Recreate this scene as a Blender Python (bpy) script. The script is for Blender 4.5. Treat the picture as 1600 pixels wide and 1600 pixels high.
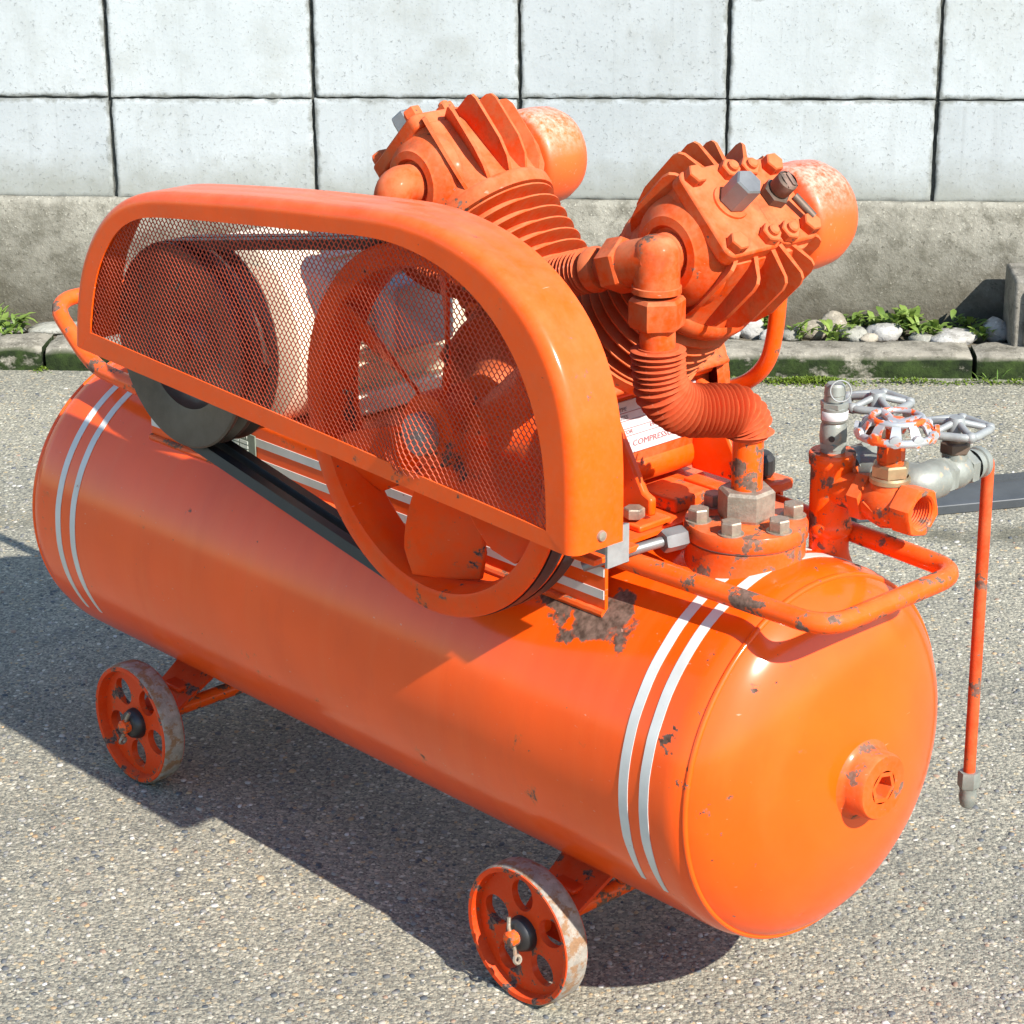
import bpy, math, random
from mathutils import Vector, Matrix, noise as mnoise
random.seed(7)
SC = bpy.context.scene
for o in list(bpy.data.objects): bpy.data.objects.remove(o)
COL = SC.collection
PI = math.pi
V3 = Vector

# ------------------------------------------------------------------ camera, sky, sun, exposure
cd = bpy.data.cameras.new('camera'); cam = bpy.data.objects.new('camera', cd); COL.objects.link(cam)
FW = V3((-.05922, .93688, -.34464)).normalized()
RT0 = FW.cross(V3((0, 0, 1))).normalized(); UP0 = RT0.cross(FW)
ROLL = -.0082
RT = RT0 * math.cos(ROLL) + UP0 * math.sin(ROLL); UP = UP0 * math.cos(ROLL) - RT0 * math.sin(ROLL)
cam.matrix_world = Matrix.Translation((0, 0, 1.292)) @ Matrix((RT, UP, -FW)).transposed().to_4x4()
cd.sensor_width = 36; cd.lens = 3668.57 / 1600 * 36; cd.clip_start = .05; cd.clip_end = 400
SC.camera = cam

SUN_DIR = V3((.8635, -.9347, 1.0)).normalized()          # towards the sun
wd = bpy.data.worlds.new('World'); SC.world = wd; wd.use_nodes = True
wn = wd.node_tree; wn.nodes.clear()
sky = wn.nodes.new('ShaderNodeTexSky'); sky.sky_type = 'NISHITA'; sky.sun_disc = False
sky.sun_elevation = math.asin(SUN_DIR.z); sky.sun_rotation = math.atan2(SUN_DIR.x, SUN_DIR.y)
sky.air_density = 1.4; sky.dust_density = .2; sky.ozone_density = 4.0
bg = wn.nodes.new('ShaderNodeBackground'); bg.inputs[1].default_value = .12
wo = wn.nodes.new('ShaderNodeOutputWorld')
wn.links.new(sky.outputs[0], bg.inputs[0]); wn.links.new(bg.outputs[0], wo.inputs[0])
sd = bpy.data.lights.new('sun', 'SUN'); sd.energy = 5.0; sd.angle = math.radians(.53); sd.color = (1, .955, .88)
sun = bpy.data.objects.new('sun', sd); COL.objects.link(sun)
sun.rotation_euler = SUN_DIR.to_track_quat('Z', 'Y').to_euler(); sun.location = (4, -4, 5)
SC.view_settings.view_transform = 'Standard'; SC.view_settings.look = 'None'
SC.view_settings.exposure = .92; SC.view_settings.gamma = 1; SC.view_settings.use_curve_mapping = False
SC.render.engine = 'CYCLES'
SC.cycles.max_bounces = 5; SC.cycles.diffuse_bounces = 3; SC.cycles.glossy_bounces = 3; SC.cycles.transmission_bounces = 2; SC.cycles.transparent_max_bounces = 4
SC.cycles.use_adaptive_sampling = True; SC.cycles.adaptive_threshold = .015; SC.cycles.caustics_reflective = False; SC.cycles.caustics_refractive = False

# ------------------------------------------------------------------ material helpers
class NT:
    def __init__(s, name):
        s.m = bpy.data.materials.new(name); s.m.use_nodes = True; s.t = s.m.node_tree; s.t.nodes.clear()
        s.out = s.n('ShaderNodeOutputMaterial'); s.b = s.n('ShaderNodeBsdfPrincipled'); s.l(s.b.outputs[0], s.out.inputs[0])
        s.tc = s.n('ShaderNodeTexCoord'); s.geo = s.n('ShaderNodeNewGeometry')
    def n(s, k, **kw):
        x = s.t.nodes.new(k)
        for a, b in kw.items(): setattr(x, a, b)
        return x
    def l(s, a, b): s.t.links.new(a, b)
    def put(s, sock, v):
        if hasattr(v, 'is_linked') or hasattr(v, 'links'): s.l(v, sock)
        else:
            if isinstance(v, tuple) and len(v) == 3 and sock.type == 'RGBA': v = v + (1,)
            sock.default_value = v
    def coord(s, kind='Object', scale=(1, 1, 1), loc=(0, 0, 0)):
        mp = s.n('ShaderNodeMapping'); mp.inputs['Scale'].default_value = scale; mp.inputs['Location'].default_value = loc
        s.l(s.geo.outputs['Position'] if kind == 'World' else s.tc.outputs[kind], mp.inputs[0]); return mp.outputs[0]
    def noise(s, co, scale, detail=4, rough=.55, dist=0):
        x = s.n('ShaderNodeTexNoise'); s.l(co, x.inputs['Vector']); x.inputs['Scale'].default_value = scale
        x.inputs['Detail'].default_value = detail; x.inputs['Roughness'].default_value = rough; x.inputs['Distortion'].default_value = dist
        return x.outputs['Fac']
    def voro(s, co, scale, out='Distance', feature='F1', rand=1):
        key = (str(co), scale)
        s.vc = getattr(s, 'vc', {})
        if key in s.vc: return s.vc[key].outputs[out]
        x = s.vc[key] = s.n('ShaderNodeTexVoronoi'); x.feature = feature; s.l(co, x.inputs['Vector']); x.inputs['Scale'].default_value = scale
        x.inputs['Randomness'].default_value = rand; return x.outputs[out]
    def ramp(s, fac, stops, interp='LINEAR'):
        x = s.n('ShaderNodeValToRGB'); x.color_ramp.interpolation = interp; el = x.color_ramp.elements
        while len(el) > 1: el.remove(el[-1])
        for i, (p, c) in enumerate(stops):
            e = el[0] if i == 0 else el.new(p)
            e.position = p
            e.color = (c, c, c, 1) if not isinstance(c, tuple) else c + (1,)
        s.put(x.inputs[0], fac); return x.outputs[0]
    def step(s, fac, a, b): return s.ramp(fac, [(a, 0.), (b, 1.)])
    def mix(s, fac, a, b, mode='MIX'):
        x = s.n('ShaderNodeMix', data_type='RGBA', blend_type=mode)
        s.put(x.inputs[0], fac); s.put(x.inputs[6], a); s.put(x.inputs[7], b); return x.outputs[2]
    def math(s, op, a, b=0., clamp=False):
        x = s.n('ShaderNodeMath', operation=op); x.use_clamp = clamp; s.put(x.inputs[0], a); s.put(x.inputs[1], b); return x.outputs[0]
    def bump(s, h, strength=.3, dist=.001, prev=None):
        x = s.n('ShaderNodeBump'); x.inputs['Strength'].default_value = strength; x.inputs['Distance'].default_value = dist
        s.l(h, x.inputs['Height'])
        if prev is not None: s.l(prev, x.inputs['Normal'])
        return x.outputs[0]
    def sep(s, v):
        x = s.n('ShaderNodeSeparateXYZ'); s.l(v, x.inputs[0]); return x.outputs
    def fin(s, col=None, rough=None, metal=None, normal=None, coat=None, coat_rough=.1, spec=None):
        b = s.b.inputs
        if col is not None: s.put(b['Base Color'], col)
        if rough is not None: s.put(b['Roughness'], rough)
        if metal is not None: s.put(b['Metallic'], metal)
        if normal is not None: s.l(normal, b['Normal'])
        if coat is not None: s.put(b['Coat Weight'], coat); b['Coat Roughness'].default_value = coat_rough
        if spec is not None: b['Specular IOR Level'].default_value = spec
        return s.m

ORANGE = (.90, .088, .0015); RED_ORANGE = (.80, .056, .002)
def paint(name, col=ORANGE, chip=.3, dust=.0, rough=.33, coat=.35, scale=1., rust=(.07, .042, .03), burn=None, off=0., dent=False, patina=0., coat_rough=.16):
    """Old enamel: patchy tone, flaked spots down to primer and rusty steel, dry dust on upward faces."""
    t = NT(name); co = t.coord('Object', (1, 1, 1), (off, off * .7, 0))
    big = t.noise(co, 6 * scale, 2, .6); mid = t.noise(co, 26 * scale, 4, .62); fine = t.noise(co, 130 * scale, 2, .6)
    c = t.mix(t.step(big, .3, .75), tuple(x * .86 for x in col), tuple(min(1, x * 1.06) for x in col))
    c = t.mix(t.math('MULTIPLY', t.step(mid, .5, .8), .3), c, (min(1, col[0] * 1.02), col[1] * 1.25, col[2] * 1.5))
    if dent:   # chalky fading in soft bands and old runs down the side
        run = t.noise(t.coord('Object', (26, 3, 3), (.7, 0, 0)), 1.4, 4, .6)
        c = t.mix(t.math('MULTIPLY', t.step(run, .46, .74), .22), c, (.86, .150, .030))
        c = t.mix(t.math('MULTIPLY', t.step(t.noise(t.coord('Object', (3, 1, 1), (5.2, .3, .9)), 8, 6, .7), .52, .72), .20), c, (.62, .050, .004))
    if dust > 0:
        nz = t.sep(t.geo.outputs['Normal'])[2]
        up = t.step(nz, .05, .9)
        dm = t.math('MULTIPLY', t.math('MULTIPLY', up, t.step(mid, .28, .7)), dust, True)
        c = t.mix(dm, c, (.62, .27, .14))
        dm2 = t.math('MULTIPLY', t.step(fine, .45, .75), dust * .35, True)
        c = t.mix(dm2, c, (.55, .21, .12))
    if patina:
        pn = t.noise(t.coord('Object', (1, 1, 1), (1.3, 8.1, 2.2)), 34, 5, .7)
        c = t.mix(t.math('MULTIPLY', t.step(pn, .42, .66), patina), c, (.47, .135, .05))
        pg = t.noise(t.coord('Object', (1, 1, 1), (6.3, 2.1, 4.2)), 19, 5, .72)
        c = t.mix(t.math('MULTIPLY', t.step(pg, .56, .74), patina), c, (.20, .052, .020))
    n1 = t.noise(t.coord('Object', (1, 1, 1), (3.1 + off, 1.7, .4)), 17 * scale, 6, .68)
    lo = .69 - .19 * chip
    m1 = t.step(n1, lo, lo + .018)
    n2 = t.noise(t.coord('Object', (1, 1, 1), (9.3 + off, 4.7, 2.4)), 95 * scale, 3, .6)
    lo2 = .745 - .11 * chip
    m2 = t.step(n2, lo2, lo2 + .03)
    if dent:   # knocks and scuffs gather along the end seam
        sx = t.math('ABSOLUTE', t.math('SUBTRACT', t.sep(t.tc.outputs['Object'])[0], .53))
        near = t.math('MULTIPLY', t.math('SUBTRACT', 1., t.step(sx, .0, .07)), .055)
        m2 = t.math('MAXIMUM', m2, t.step(t.math('ADD', n2, near), .735, .755))
        m1 = t.math('MAXIMUM', m1, t.step(t.math('ADD', n1, near), .69, .70))
    chipm = t.math('MAXIMUM', m1, m2, True)
    if burn is not None:
        (bx, by, bz), br = burn
        wob = t.noise(co, 34, 6, .6)
        vm = t.n('ShaderNodeVectorMath', operation='DISTANCE'); t.l(t.coord('Object', (.50, 1, 1), (0, 0, 0)), vm.inputs[0]); vm.inputs[1].default_value = (bx * .50, by, bz)
        dist = t.math('SUBTRACT', vm.outputs['Value'], t.math('MULTIPLY', t.math('SUBTRACT', wob, .5), .11))
        bm = t.math('SUBTRACT', 1., t.step(dist, br, br + .0022))
        chipm = t.math('MAXIMUM', chipm, bm, True)
    c = t.mix(t.math('MULTIPLY', t.step(n1, lo - .035, lo), .45), c, (.42, .105, .030))
    rustc = t.mix(t.step(fine, .35, .7), rust, (.20, .125, .095))
    c = t.mix(chipm, c, rustc)
    scr = t.noise(t.coord('Object', (40, 6, 90), (off, 0, 0)), 3.2, 3, .5)
    c = t.mix(t.math('MULTIPLY', t.step(scr, .73, .76), .5), c, (.72, .35, .25))
    r = t.math('ADD', rough, t.math('MULTIPLY', chipm, .35)); r = t.math('ADD', r, t.math('MULTIPLY', t.math('SUBTRACT', mid, .5), .18), True)
    nb = t.bump(t.noise(co, 130 * scale, 1), .12, .0006)
    if dent: nb = t.bump(t.noise(co, 9, 1), .10, .008, nb)
    ct = t.math('MULTIPLY', t.math('SUBTRACT', 1., chipm), coat)
    return t.fin(c, r, 0., nb, ct, coat_rough, .10)

def metal(name, col, rough=.4, met=.85, rust=.2, rcol=(.16, .09, .05), dark=.6, scale=1., bump=.3):
    t = NT(name); co = t.coord('Object')
    a = t.noise(co, 22 * scale, 6, .65); b = t.noise(co, 90 * scale, 5, .6); e = t.noise(t.coord('Object', (1, 1, 1), (5, 2, 1)), 14 * scale, 7, .66)
    c = t.mix(t.step(a, .3, .72), tuple(x * dark for x in col), col)
    rm = t.step(e, .70 - .22 * rust, .78 - .22 * rust)
    c = t.mix(rm, c, t.mix(b, rcol, tuple(min(1, x * 2.1) for x in rcol)))
    mt = t.math('MULTIPLY', t.math('SUBTRACT', 1., rm), met)
    r = t.math('ADD', t.math('MULTIPLY', a, .22), rough - .08); r = t.math('ADD', r, t.math('MULTIPLY', rm, .3), True)
    return t.fin(c, r, mt, t.bump(b, bump, .0008))

M = {}
M['tank'] = paint('tank_enamel', ORANGE, .05, 0, .50, .80, .9, burn=((.366, -.130, .431), .027), dent=True)
M['sheet'] = paint('sheet_enamel', ORANGE, .20, .22, .45, .5, 1.3, off=2., patina=.12)
M['pipe'] = paint('chipped_pipe_enamel', ORANGE, .70, .15, .45, .35, 1.9, rust=(.115, .07, .05), off=4., patina=.15)
M['cast'] = paint('dusty_casting_enamel', (.64, .060, .004), .26, .60, .62, .03, 1.3, off=6., patina=.7)
M['hose'] = paint('rusty_finned_tube_enamel', (.55, .062, .016), .34, .26, .65, .02, 1.6, rust=(.12, .06, .045), off=16., patina=.45)
M['flange'] = paint('flaked_flange_enamel', (.76, .085, .008), .62, .3, .45, .2, 1.8, rust=(.14, .075, .05), off=8., patina=.3)
M['fly'] = paint('flywheel_enamel', (.84, .066, .002), .46, .08, .45, .12, 1.2, rust=(.05, .045, .042), off=10., patina=.28)
M['wheelpaint'] = paint('caster_enamel', (.66, .050, .006), .62, .2, .45, .15, 2., rust=(.05, .04, .04), off=12.)
M['screen'] = paint('screen_enamel', (.50, .085, .045), .25, .2, .5, .0, 3., rust=(.12, .1, .1), off=14.)
M['tread'] = metal('worn_tread', (.36, .32, .27), .8, .05, 1.0, (.15, .085, .045), .55, 4., 1.)
M['steel'] = metal('plain_steel', (.27, .27, .265), .42, .45, .1)
M['bolt'] = metal('weathered_bolt', (.42, .36, .28), .5, .6, .55, (.18, .11, .07), .6, 4., .6)
M['galv'] = metal('galvanised_fitting', (.29, .30, .265), .46, .35, .40, (.27, .18, .10), .7, 3.)
M['alu'] = metal('aluminium_handwheel', (.30, .31, .30), .5, .2, .14, (.3, .12, .05), .75, 3.)
M['brown'] = metal('brown_iron', (.16, .11, .08), .55, .5, .5, (.13, .08, .06), .6, 2.)
M['pulley'] = metal('dark_pulley_iron', (.12, .105, .09), .42, .55, .45, (.10, .06, .045), .55, 1.2)
M['brass'] = metal('dull_brass', (.56, .42, .24), .42, .8, .2)
def simple(name, col, rough, var=.15, scale=40, bump=.2, spec=.5, metal_=0.):
    t = NT(name); co = t.coord('Object'); a = t.noise(co, scale, 5, .6)
    c = t.mix(t.step(a, .3, .7), tuple(x * (1 - var) for x in col), tuple(min(1, x * (1 + var)) for x in col))
    return t.fin(c, rough, metal_, t.bump(a, bump, .0006), spec=spec)
M['rubber'] = simple('belt_rubber', (.012, .016, .019), .48, .3, 30, .25)
M['cream'] = simple('motor_cream_enamel', (.66, .59, .45), .45, .10, 18, .15)
M['grey'] = simple('motor_grey_enamel', (.36, .36, .36), .5, .1, 18, .15)
M['black'] = simple('black_plastic', (.02, .018, .018), .4, .2, 30, .2)
M['plate'] = simple('label_plate', (.56, .56, .55), .35, .08, 60, .05)
M['dataplate'] = simple('engraved_plate', (.17, .20, .16), .45, .15, 60, .05)
M['inkred'] = simple('red_print', (.36, .12, .13), .5, .05)
M['inkdark'] = simple('dark_print', (.24, .23, .24), .5, .05)
M['markred'] = simple('red_mark_paint', (.45, .03, .02), .5, .05)
M['inkpale'] = simple('pale_print', (.62, .65, .60), .5, .05)
M['dust'] = simple('dust_caked_iron', (.36, .31, .27), .8, .2, 60, .5)
def stripe_mat():
    t = NT('white_stripe_paint'); co = t.coord('Object')
    a = t.noise(co, 70, 6, .65); b = t.noise(co, 18, 4, .6)
    c = t.mix(t.step(b, .3, .75), (.50, .495, .465), (.64, .635, .60))
    c = t.mix(t.step(a, .655, .69), c, (.30, .07, .03))
    return t.fin(c, .42, 0, t.bump(a, .2, .0004))
M['stripe'] = stripe_mat()
def bleached():
    t = NT('bleached_filter_enamel'); co = t.coord('Object')
    a = t.noise(co, 30, 7, .65); b = t.noise(co, 190, 5, .7); big = t.noise(co, 7, 3, .5)
    nz = t.sep(t.geo.outputs['Normal'])[2]
    up = t.step(nz, .15, .85)
    f = t.math('MULTIPLY', up, t.math('ADD', t.step(t.math('ADD', t.math('MULTIPLY', a, .35), t.math('MULTIPLY', b, .65)), .40, .60), 0.), True)
    sp = t.math('MULTIPLY', t.step(b, .62, .70), .6)
    c = t.mix(t.step(big, .35, .7), (.70, .075, .012), (.80, .12, .012))
    c = t.mix(t.math('MULTIPLY', t.math('MAXIMUM', f, sp, True), .8), c, (.72, .42, .33))
    c = t.mix(t.step(t.noise(t.coord('Object', (1, 1, 1), (4, 1, 2)), 24, 7, .7), .70, .73), c, (.10, .07, .07))
    return t.fin(c, .5, 0, t.bump(b, .2, .0006), .15, .2)
M['filter'] = bleached()
def wheelmix():
    t = NT('flaked_handwheel_enamel'); co = t.coord('Object')
    a = t.noise(co, 60, 5, .6)
    f = t.step(a, .52, .56)
    c = t.mix(f, (.42, .43, .43), (.80, .10, .01))
    return t.fin(c, .42, t.math('MULTIPLY', t.math('SUBTRACT', 1., f), .45), t.bump(a, .3, .0006))
M['handwheel'] = wheelmix()

# ground, wall
def asphalt():
    t = NT('worn_asphalt'); co = t.coord('World')
    col = t.voro(co, 165, 'Color'); dist = t.voro(co, 165, 'Distance')
    cs = t.sep(col)
    stone = t.ramp(cs[0], [(0., (.15, .155, .155)), (.18, (.22, .215, .195)), (.42, (.30, .285, .245)), (.66, (.36, .34, .295)), (.82, (.43, .40, .345)), (.90, (.48, .36, .22)), (.95, (.58, .55, .48)), (1., (.66, .64, .58))])
    c2 = t.sep(t.voro(co, 400, 'Color')); d2 = t.voro(co, 400, 'Distance')
    sand = t.ramp(c2[0], [(0., (.12, .12, .115)), (.4, (.25, .24, .21)), (.75, (.34, .32, .275)), (1., (.50, .47, .40))])
    msk = t.step(t.math('ADD', dist, t.math('MULTIPLY', t.math('SUBTRACT', cs[1], .5), .35)), .34, .50)
    c = t.mix(msk, stone, sand)
    d3 = t.voro(co, 78, 'Distance'); c3 = t.sep(t.voro(co, 78, 'Color'))
    bigm = t.math('MULTIPLY', t.math('SUBTRACT', 1., t.step(d3, .22, .30)), t.step(c3[0], .72, .74))
    c = t.mix(bigm, c, t.ramp(c3[1], [(0., (.20, .18, .16)), (.5, (.36, .33, .28)), (.8, (.47, .40, .28)), (1., (.58, .56, .50))]))
    big = t.noise(co, 1.7, 5, .6); mid = t.noise(co, 9, 5, .6)
    c = t.mix(1., c, t.ramp(big, [(.28, (.66, .67, .62)), (.5, (.82, .815, .74)), (.72, (.94, .93, .83))]), 'MULTIPLY')
    c = t.mix(1., c, t.ramp(mid, [(.3, (.86, .86, .86)), (.7, (1.08, 1.07, 1.05))]), 'MULTIPLY')
    cr = t.n('ShaderNodeTexVoronoi'); cr.feature = 'DISTANCE_TO_EDGE'; cr.inputs['Scale'].default_value = 1.15
    wv = t.n('ShaderNodeVectorMath', operation='ADD'); t.l(co, wv.inputs[0])
    wn_ = t.n('ShaderNodeTexNoise'); t.l(co, wn_.inputs['Vector']); wn_.inputs['Scale'].default_value = 5; wn_.inputs['Detail'].default_value = 5
    ws = t.n('ShaderNodeVectorMath', operation='SCALE'); t.l(wn_.outputs['Color'], ws.inputs[0]); ws.inputs['Scale'].default_value = .35
    t.l(ws.outputs[0], wv.inputs[1]); t.l(wv.outputs[0], cr.inputs['Vector'])
    crk = t.math('MULTIPLY', t.math('SUBTRACT', 1., t.step(cr.outputs['Distance'], .0, .0042)), t.step(t.noise(co, 2.3, 2), .48, .60))
    c = t.mix(t.math('MULTIPLY', crk, .55), c, (.07, .07, .065))
    oil = t.step(t.noise(t.coord('World', (1, 1, 1), (4.4, 1.9, 0)), 3.4, 4, .6), .62, .72)
    c = t.mix(t.math('MULTIPLY', oil, .35), c, (.09, .09, .085))
    # earth washed along the kerb and a muddy seam across the lot
    y = t.sep(t.geo.outputs['Position'])[1]
    e1 = t.step(t.math('ADD', y, t.math('MULTIPLY', t.math('SUBTRACT', t.noise(co, 4, 5, .65), .5), .5)), 3.72, 4.20)
    c = t.mix(t.math('MULTIPLY', e1, .55), c, (.17, .15, .125))
    dy = t.math('ABSOLUTE', t.math('SUBTRACT', t.math('ADD', y, t.math('MULTIPLY', t.math('SUBTRACT', t.noise(co, 7, 5, .65), .5), .10)), 3.44))
    e2 = t.math('MULTIPLY', t.math('SUBTRACT', 1., t.step(dy, .012, .06)), t.step(t.noise(co, 6, 4, .6), .42, .62))
    c = t.mix(t.math('MULTIPLY', e2, .75), c, (.085, .080, .055))
    h = t.math('ADD', t.math('MULTIPLY', t.math('SUBTRACT', 1., dist), 1.), t.math('MULTIPLY', t.math('SUBTRACT', 1., d2), .45))
    h = t.math('ADD', h, t.math('MULTIPLY', bigm, .4))
    return t.fin(c, .82, 0, t.bump(h, .75, .0020), spec=.3)
M['asphalt'] = asphalt()
def pebble_mat():
    t = NT('loose_aggregate'); a = t.n('ShaderNodeAttribute'); a.attribute_name = 'Col'
    return t.fin(a.outputs['Color'], .75, 0)
M['pebble'] = pebble_mat()
def block_mat():
    t = NT('whitewashed_block'); co = t.coord('World')
    a = t.noise(co, 3.2, 6, .62); st = t.noise(t.coord('World', (14, 14, 1.3)), 1.6, 5, .6); sp = t.noise(co, 120, 4, .72); sp2 = t.noise(t.coord('World', (1, 1, 1), (3, 1, 7)), 210, 3, .6)
    c = t.mix(t.step(a, .3, .75), (.345, .372, .378), (.412, .438, .445))
    c = t.mix(t.math('MULTIPLY', t.step(st, .52, .75), .40), c, (.28, .295, .29))
    rain = t.step(t.noise(t.coord('World', (30, 1, 1.0), (1.1, 0, .3)), 1.3, 5, .65), .58, .72)
    c = t.mix(t.math('MULTIPLY', rain, .28), c, (.22, .23, .22))
    patch = t.step(t.noise(t.coord('World', (1, 1, 1), (7, 2, 5)), 6.5, 8, .7), .50, .68)
    c = t.mix(t.math('MULTIPLY', patch, .5), c, (.27, .28, .26))
    c = t.mix(t.math('MULTIPLY', t.step(sp, .63, .70), .5), c, (.17, .18, .17))
    c = t.mix(t.math('MULTIPLY', t.step(sp2, .63, .70), .6), c, (.20, .21, .20))
    oi = t.n('ShaderNodeObjectInfo'); c = t.mix(1., c, t.ramp(oi.outputs['Random'], [(0., (.90, .90, .90)), (1., (1.04, 1.04, 1.03))]), 'MULTIPLY')
    # grime creeping up from the ledge and at the block edges
    z = t.sep(t.geo.outputs['Position'])[2]
    g = t.math('SUBTRACT', 1., t.step(t.math('ADD', z, t.math('MULTIPLY', t.math('SUBTRACT', t.noise(co, 11, 7, .7), .5), .16)), .290, .375))
    c = t.mix(t.math('MULTIPLY', g, .8), c, (.22, .225, .195))
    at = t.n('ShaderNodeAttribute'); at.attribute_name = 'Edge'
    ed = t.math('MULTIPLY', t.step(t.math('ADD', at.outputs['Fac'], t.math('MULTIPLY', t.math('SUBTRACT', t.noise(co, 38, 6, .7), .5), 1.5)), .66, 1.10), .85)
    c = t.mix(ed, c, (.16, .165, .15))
    return t.fin(c, .85, 0, t.bump(t.math('SUBTRACT', t.math('MULTIPLY', t.noise(co, 120, 5, .65), .6), t.step(sp, .615, .66)), .6, .002), spec=.25)
M['block'] = block_mat()
def concrete(name, c0, c1, dark, zd=None, moss=0.):
    t = NT(name); co = t.coord('World')
    a = t.noise(co, 4, 7, .65); b = t.noise(co, 26, 7, .68); sp = t.noise(co, 150, 5, .65); v = t.voro(co, 190, 'Color')
    c = t.mix(t.step(a, .3, .7), c0, c1)
    c = t.mix(t.math('MULTIPLY', t.step(b, .44, .62), .75), c, dark)
    c = t.mix(t.math('MULTIPLY', t.step(t.noise(t.coord('World', (1, 1, 1), (11, 3, 6)), 9, 6, .72), .50, .66), .5), c, tuple(min(1, x * 1.15) for x in c1))
    c = t.mix(t.math('MULTIPLY', t.step(sp, .60, .68), .55), c, tuple(min(1, x * 1.7) for x in c1))
    c = t.mix(t.math('MULTIPLY', t.step(t.noise(t.coord('World', (1, 1, 1), (2, 5, 8)), 110, 4, .65), .60, .67), .6), c, tuple(x * .5 for x in dark))
    if zd:
        z = t.sep(t.geo.outputs['Position'])[2]
        g = t.math('SUBTRACT', 1., t.step(t.math('ADD', z, t.math('MULTIPLY', t.math('SUBTRACT', t.noise(co, 6, 7, .7), .5), .2)), zd[0], zd[1]))
        c = t.mix(t.math('MULTIPLY', g, .8), c, zd[2])
    if moss:
        n = t.noise(t.coord('World', (1, 1, 1.4)), 13, 8, .7)
        nz = t.sep(t.geo.outputs['Normal'])
        side = t.math('SUBTRACT', 1., t.step(nz[2], .3, .8))
        mm = t.math('MULTIPLY', t.step(n, .58 - .16 * moss, .68 - .16 * moss), side)
        c = t.mix(mm, c, t.mix(t.step(b, .35, .65), (.006, .010, .004), (.032, .052, .012)))
    return t.fin(c, .9, 0, t.bump(t.math('ADD', b, t.math('MULTIPLY', sp, .7)), .8, .004), spec=.2)
M['footing'] = concrete('footing_concrete', (.16, .15, .12), (.31, .295, .245), (.105, .098, .075), (.05, .22, (.060, .051, .033)))
M['kerb'] = concrete('mossy_kerb_concrete', (.20, .18, .145), (.31, .285, .23), (.08, .073, .056), None, 1.42)
M['oldblock'] = concrete('old_block_concrete', (.17, .155, .13), (.27, .25, .21), (.08, .075, .06))
M['mortar'] = concrete('joint_mortar', (.045, .047, .042), (.10, .102, .09), (.03, .032, .026))
M['soil'] = concrete('verge_soil', (.10, .085, .06), (.17, .145, .105), (.05, .05, .03))
M['rockpale'] = concrete('pale_rock', (.30, .285, .26), (.45, .435, .405), (.17, .16, .14))
M['rocktan'] = concrete('tan_rock', (.26, .225, .17), (.38, .34, .27), (.15, .13, .10))
M['slate'] = concrete('flat_grey_stone', (.24, .235, .20), (.34, .33, .28), (.13, .125, .10))
def leaf(name, a, b):
    t = NT(name); oi = t.n('ShaderNodeAttribute'); oi.attribute_name = 'Col'
    c = t.mix(oi.outputs['Fac'], a, b)
    m = t.fin(c, .5, 0, spec=.35)
    t.b.inputs['Transmission Weight'].default_value = 0
    tr = t.n('ShaderNodeBsdfTranslucent'); t.put(tr.inputs[0], c); ad = t.n('ShaderNodeMixShader'); ad.inputs[0].default_value = .3
    t.l(t.b.outputs[0], ad.inputs[1]); t.l(tr.outputs[0], ad.inputs[2]); t.l(ad.outputs[0], t.out.inputs[0]); return m
M['leaf'] = leaf('weed_leaf', (.085, .15, .025), (.24, .33, .07))
M['grass'] = leaf('grass_blade', (.11, .20, .035), (.26, .38, .08))
M['moss'] = leaf('moss_tuft', (.07, .12, .012), (.20, .27, .03))
M['strip'] = simple('dark_steel_strip', (.045, .05, .055), .45, .25, 14, .2)

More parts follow.
